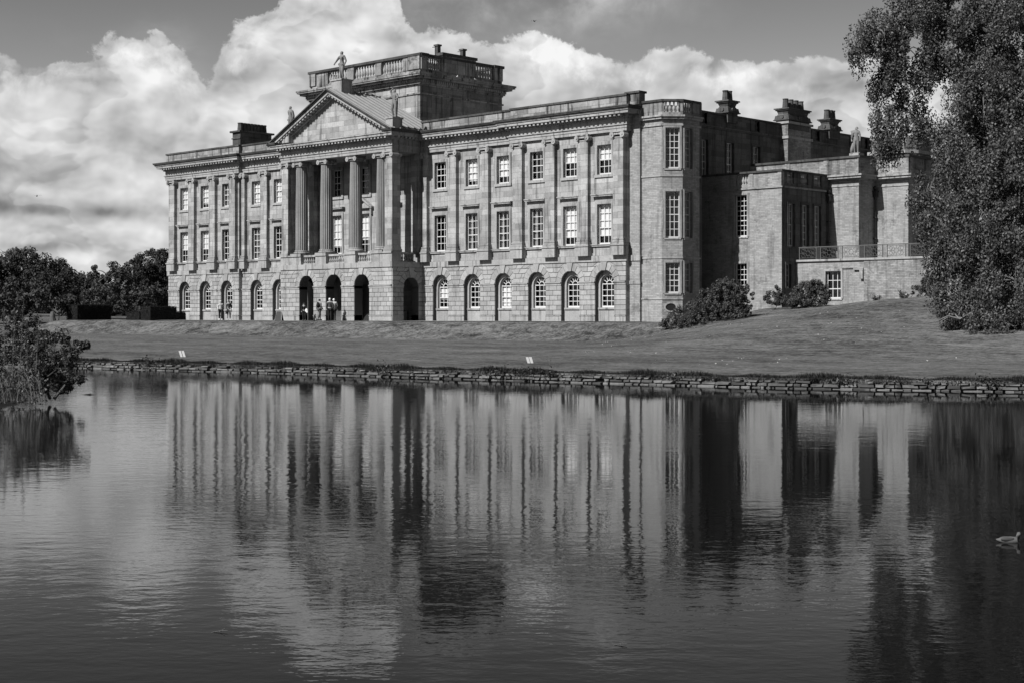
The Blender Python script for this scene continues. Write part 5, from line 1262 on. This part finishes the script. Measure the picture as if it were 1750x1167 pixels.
weed('small ragged plant at the foot of the terrace brickwork, left of the forked one', 1497, 6.8, 10, .5)
weed('forked dark plant against the terrace brickwork near the big tree', 1545, 6.8, 14, .75)

# the big weeping beech at the right
BZ = 72.
balls = [(1620, 18, 80, 45, 0), (1560, 25, 45, 30, -1), (1500, 55, 32, 22, -1.5), (1475, 68, 20, 20, -1), (1545, 90, 50, 32, -1), (1470, 95, 12, 16, -1), (1515, 100, 22, 25, 0), (1505, 150, 16, 22, -.5), (1520, 165, 30, 30, 0), (1510, 215, 20, 34, -1), (1528, 245, 18, 30, -1), (1512, 262, 12, 20, -1), (1548, 190, 24, 22, 0), (1572, 212, 15, 15, 0),
         (1640, 80, 60, 50, -1), (1600, 110, 30, 25, 0), (1700, 60, 60, 70, -2), (1760, 60, 70, 80, -1), (1680, 165, 50, 50, -3), (1660, 215, 35, 40, -2), (1632, 232, 20, 28, -2), (1740, 170, 60, 60, -4), (1615, 285, 30, 30, -1), (1640, 290, 45, 45, -3), (1590, 320, 22, 28, -1), (1575, 365, 26, 26, -1),
         (1610, 380, 35, 40, -2), (1690, 290, 55, 60, -4), (1670, 380, 60, 55, -4), (1745, 290, 60, 70, -5), (1620, 445, 30, 35, -2), (1605, 480, 18, 24, -1), (1665, 460, 50, 45, -4), (1740, 400, 60, 65, -5), (1735, 480, 60, 50, -5), (1640, 520, 36, 30, -3), (1690, 525, 48, 30, -4), (1745, 530, 46, 25, -5), (1660, 545, 40, 14, -4), (1615, 510, 20, 18, -2), (1700, 556, 62, 12, -5), (1640, 546, 34, 16, -4), (1622, 530, 24, 18, -3), (1600, 460, 18, 30, -2), (1572, 142, 22, 26, -1), (1592, 234, 15, 16, -1), (1646, 165, 20, 40, -2), (1556, 225, 16, 20, -1), (1548, 120, 26, 22, -1),
         (1820, 250, 80, 110, -4), (1830, 430, 80, 90, -4), (1900, 330, 80, 120, -1), (1840, 90, 80, 80, -1), (1750, -70, 120, 80, 0), (1620, -50, 70, 50, 0), (1850, 540, 70, 30, -3), (1780, 250, 80, 120, 4), (1700, 350, 70, 130, 4), (1740, 480, 90, 70, 4), (1720, 100, 80, 90, 4)]
tree('weeping_beech', 'huge weeping beech whose hanging branches fill the right edge and touch the grass', 'tree', 1740, BZ, balls, 'leaf', .122, 15.5, 230, .42, .62, stretch=1.7, droop=.9, chain=True, twigs=5, barkm='bark', fill=.75, trunk_px=1790)

# ------------------------------------------------------------------ left bank with its shrubs
x0, y0 = spot(-60, 33.5); mb = MB(); nr_, na = 10, 40
for i in range(nr_+1):
    for j in range(na):
        a = 2*math.pi*j/na; r = i/nr_; rad = r*(2.9+.5*mnoise.noise((math.cos(a)*2, math.sin(a)*2, 0))); X, Z = rad*math.cos(a)*1.0-2.2, rad*math.sin(a)*.8
        q = W(((-60-CXP)*33.5/FP)+X+.95, 33.5+Z); mb.v.append((q[0], q[1], WZ+.42*(1-r**2)-.12*r**4*1.5+.04*mnoise.noise((X, Z, 4.))))
mb.f = [(i*na+j, i*na+(j+1) % na, (i+1)*na+(j+1) % na, (i+1)*na+j) for i in range(nr_) for j in range(na)]
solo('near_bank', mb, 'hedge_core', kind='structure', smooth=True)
def nshrub(name, label, px, Z, balls, mat, ls, nsub, nleaf, subr, **kw):
    return tree(name, label, 'shrub', px, Z, balls, mat, ls, nsub, nleaf, subr, .03, group='shrubs on the near left bank', **kw)
nshrub('waterside_shrub', 'dense dark shrub leaning over the water with twigs reaching right', 85, 33, [(70, 640, 40, 36, 0), (100, 630, 26, 30, 0), (90, 590, 34, 28, .3), (60, 600, 40, 40, .4), (118, 605, 18, 16, 0), (135, 590, 12, 8, 0), (126, 597, 10, 6, 0), (141, 591, 7, 4, 0), (149, 589, 5, 3, 0), (125, 655, 14, 10, 0), (140, 650, 9, 6, 0), (95, 665, 26, 16, 0), (118, 628, 14, 10, 0)], 'leaf_near', .060, 190., 60, .10, barkm='twig', twigs=3, fill=.1)
nshrub('waterside_shrub', 'taller loose shrub behind at the left edge of the picture', 20, 35.5, [(10, 560, 30, 20, 0), (45, 566, 28, 18, 0), (-25, 560, 34, 24, 0), (80, 578, 22, 14, 0), (30, 590, 50, 24, 0), (-30, 620, 60, 50, 0), (25, 542, 8, 10, 0), (-2, 540, 9, 10, 0), (60, 548, 7, 8, 0), (100, 575, 10, 8, 0)], 'leaf_near', .065, 130., 60, .12, barkm='twig', twigs=3, fill=.1)
nshrub('seeding_plant', 'pale fluffy seed heads in the middle of the waterside shrubs', 92, 32.6, [(95, 598, 20, 13, 0), (80, 610, 12, 12, 0), (105, 612, 12, 10, 0)], 'leaf_seed', .030, 150., 50, .07, twigs=2)
def spike(label, px, Z, h, bx_=0.):
    x, y = spot(px, Z); z = WZ+.15; t = thing('tall_herb', (x, y, z), label=label, cat='plant', group='tall herbs on the near left bank'); mb = MB(); dx_ = random.uniform(-.12, .16)
    pts = [(x+dx_*k*k/9, y+.02*k, z+h*k/3) for k in range(4)]; mb.tube(pts, [.010, .008, .006, .003], 5); part('stem', mb, 'twig', t); PP = []
    for k in range(260):
        f = random.uniform(.12, 1.); L = .13*(1.1-f*.8); a = random.uniform(0, 6.28); r = random.uniform(.2, 1)*L; PP.append((x+dx_*f*f+r*math.cos(a), y+.06*f+r*math.sin(a), z+h*f-.02-.3*r))
    P_ = np.array(PP); leaf_quads('leaves', P_, unit(rng.normal(size=P_.shape)), .055, 'leaf_bush', t, root_loc(t), .6, .35)
for i, (px, h, lb) in enumerate(((6, 1.95, 'tall leafy spike nearest the left picture edge'), (20, 1.75, 'second leafy spike from the left picture edge'), (33, 2.05, 'tallest of the leafy spikes above the bare bramble stems'), (45, 1.6, 'short leafy spike between the tallest one and the dark shrub'), (60, 1.65, 'rightmost leafy spike, against the dark leaning shrub'))): spike(lb, px, 32.3, h)
t = thing('bramble', (*spot(20, 31.8), WZ), label='tangle of bare arching bramble stems drooping to the water at bottom left', cat='shrub'); mb = MB(); PP = []
for i in range(75):
    a0 = random.uniform(-40, 75); Z0 = 31.9+random.uniform(-.4, .5); h = random.uniform(.25, .62); L = random.uniform(-35, 35)
    pts = []
    for k in range(7):
        f = k/6; q = spot(a0+L*f, Z0-.25*f); pts.append((q[0], q[1], WZ+.1+h*4*f*(1-f)*.9+h*.35*(1-f)))
    mb.tube(pts, [.007]*3+[.005]*4, 4); PP += [(p[0]+random.gauss(0, .03), p[1], p[2]+random.gauss(0, .03)) for p in pts for _ in range(4)]
part('stems', mb, 'twig', t); P_ = np.array(PP); leaf_quads('leaves', P_, unit(rng.normal(size=P_.shape)), .05, 'leaf_near', t, root_loc(t))

# ------------------------------------------------------------------ fringe of rough grass, wall weeds, flowers, markers, flotsam
n = 90000; s_ = rng.uniform(0, S[-1]-2, n); bk = np.abs(rng.normal(0, .30, n))-.03; P_ = np.zeros((n, 3))
tab = np.array([[p.x, p.y] for _, p in path]); px_ = np.interp(s_, S, tab[:, 0]); py_ = np.interp(s_, S, tab[:, 1])
vw = np.stack([px_-CAMX, py_-CAMY], 1); vw /= np.linalg.norm(vw, axis=1, keepdims=True)
P_[:, 0] = px_+vw[:, 0]*bk; P_[:, 1] = py_+vw[:, 1]*bk
h = rng.uniform(.03, .13, n)*(1+.3*(np.sin(s_*1.3)+np.sin(s_*3.7+1)))*np.exp(-np.maximum(bk, 0)*1.2); h = np.maximum(h, .02); P_[:, 2] = -1.21+h*.5
up = np.stack([rng.normal(0, .35, n), rng.normal(0, .35, n)-.2, np.ones(n)], 1); sd = unit(rng.normal(size=(n, 3))*np.array([1, 1, .1]))
o = quads('fringe_grass', P_, unit(up)*h[:, None]*.7, sd*.008, 'blade'); tag(o, 'rough dark fringe of grass hanging over the shore wall', 'grass', kind='stuff')
def shore_weed(label, px, sz, n=260, mat='leaf_near'):
    p = shore_pt(px, .02); z = -1.24; t = thing('shore_weed', (p[0], p[1], z), label=label, cat='plant', group='weeds growing from the shore wall'); c = np.array([p[0], p[1], z+.02])
    d = rng.normal(size=(n, 3))*np.array([sz, sz*.35, sz*.42]); P_ = c+d; P_[:, 2] = np.maximum(P_[:, 2], WZ+.01)
    leaf_quads('leaves', P_, unit(d), .07, mat, t, root_loc(t)); mb = MB()
    for k in range(8): e = P_[rng.integers(n)]; mb.tube([tuple(c-np.array([0, 0, .08])), tuple((c+e)/2+np.array([0, 0, .03])), tuple(e)], [.006, .005, .003], 4)
    part('stems', mb, 'bark', t)
for lb, px, sz, m_ in (('dark weed clump on the wall left of the left-hand white markers', 255, .28, 'leaf_near'), ('leafy weed on the wall below the left half of the house', 655, .20, 'leaf_near'), ('large weed clump on the wall just left of the right-hand white markers', 850, .26, 'leaf_bush'),
                   ('weed clump directly below the right-hand white markers', 893, .20, 'leaf_bush'), ('weed on the wall under the small flowering stalk', 937, .14, 'leaf_near'), ('pale weed tuft on the wall below the corner bow', 1150, .15, 'leaf_seed'),
                   ('black leafed clump on the wall below the terrace window', 1436, .17, 'leaf_near'), ('dome of pale leaves on the wall left of the beech', 1582, .10, 'leaf_seed'), ('low dark weed at the wall near the right picture edge', 1690, .20, 'leaf_near')):
    shore_weed(lb, px, sz, int(900*sz), m_)
x, y = spot(938, 46); z = ground(x, y); t = thing('flower_stalk', (x, y, z), label='single pale flowering stalk on the lawn right of the white markers', cat='plant')
mb = MB(); mb.tube([(x, y, z), (x+.02, y, z+.22), (x-.03, y, z+.36)], .006, 4); mb.tube([(x+.01, y, z+.12), (x+.16, y, z+.26)], .005, 4); part('stem', mb, 'twig', t)
d = rng.normal(size=(60, 3))*.05; P_ = np.array([x, y, z+.30])+d*np.array([1.8, 1, 1]); leaf_quads('flowers', P_, unit(d), .035, 'leaf_seed', t, root_loc(t))
for px, py, side in ((308.5, 609, 'left'), (313.5, 609, 'right'), (902, 620.5, 'left'), (907.5, 620.5, 'right')):
    Z = 1.6*FP/(py-HP); x, y = spot(px, Z); z = ground(x, y); k = Z/FP; t_ = (.035 if px < 600 else .035)
    where = 'the far pair on the left lawn' if px < 600 else 'the near pair below the middle of the house'
    mb = MB(); hh = 10.5*k; dx_, dy_ = CA*(1.8*k), CB*(1.8*k); w2x, w2y = CA*t_, CB*t_
    mb.add([(x-w2x+dx_, y-w2y+dy_, z-.03), (x+w2x+dx_, y+w2y+dy_, z-.03), (x+w2x-dx_, y+w2y-dy_, z+hh), (x-w2x-dx_, y-w2y-dy_, z+hh)]+[(a+.014, b+.014, c) for a, b, c in ((x-w2x+dx_, y-w2y+dy_, z-.03), (x+w2x+dx_, y+w2y+dy_, z-.03), (x+w2x-dx_, y+w2y-dy_, z+hh), (x-w2x-dx_, y-w2y-dy_, z+hh))],
           [(0, 1, 2, 3), (7, 6, 5, 4), (0, 1, 5, 4), (1, 2, 6, 5), (2, 3, 7, 6), (3, 0, 4, 7)])
    solo('marker_slat', mb, 'white', (x, y, z), label=f'short leaning white slat, {side} one of {where}', cat='marker', group='white lawn markers')
n = 520; pxs = rng.uniform(1000, 1750, n); P_ = []
for px in pxs:
    Z = 94-46*rng.uniform(0, 1)**1.7; x, y = spot(px, Z)
    if mnoise.noise((x*.16, y*.16, 7)) > .05: P_.append((x, y, ground(x, y)+.02))
P_ = np.array(P_); a = rng.uniform(0, 6.28, len(P_)); s_ = rng.uniform(.010, .034, (len(P_), 1))
o = quads('lawn_flowers', P_, np.stack([np.cos(a), np.sin(a), .35*np.ones_like(a)], 1)*s_, np.stack([-np.sin(a), np.cos(a), .2*np.ones_like(a)], 1)*s_, 'cloth_white'); tag(o, 'scattered small white flowers over the mown bank', 'flowers', kind='stuff')
for px, py, L, lb in ((375, 1080, .05, 'dark twig floating near the lower left of the lake'), (1060, 1102, .04, 'dark leaf floating near the bottom middle of the lake'), (150, 674, .16, 'dark stick floating beside the waterside shrub'), (190, 698, .06, 'bit of bark floating right of the waterside shrub')):
    Z = 1.9*FP/(py-HP); x, y = spot(px, Z); mb = MB(); mb.tube([(x-L*CA, y-L*CB, WZ), (x, y+.01, WZ+.008), (x+L*CA, y+L*CB, WZ+.012)], [L*.04, L*.08, L*.04], 5); mb.tube([(x, y, WZ+.005), (x+L*.4*CA, y+L*.4*CB+.02, WZ+.02+L*.1)], [L*.05, L*.02], 4)
    solo('floating_debris', mb, 'bark', (x, y, WZ), label=lb, cat='debris')
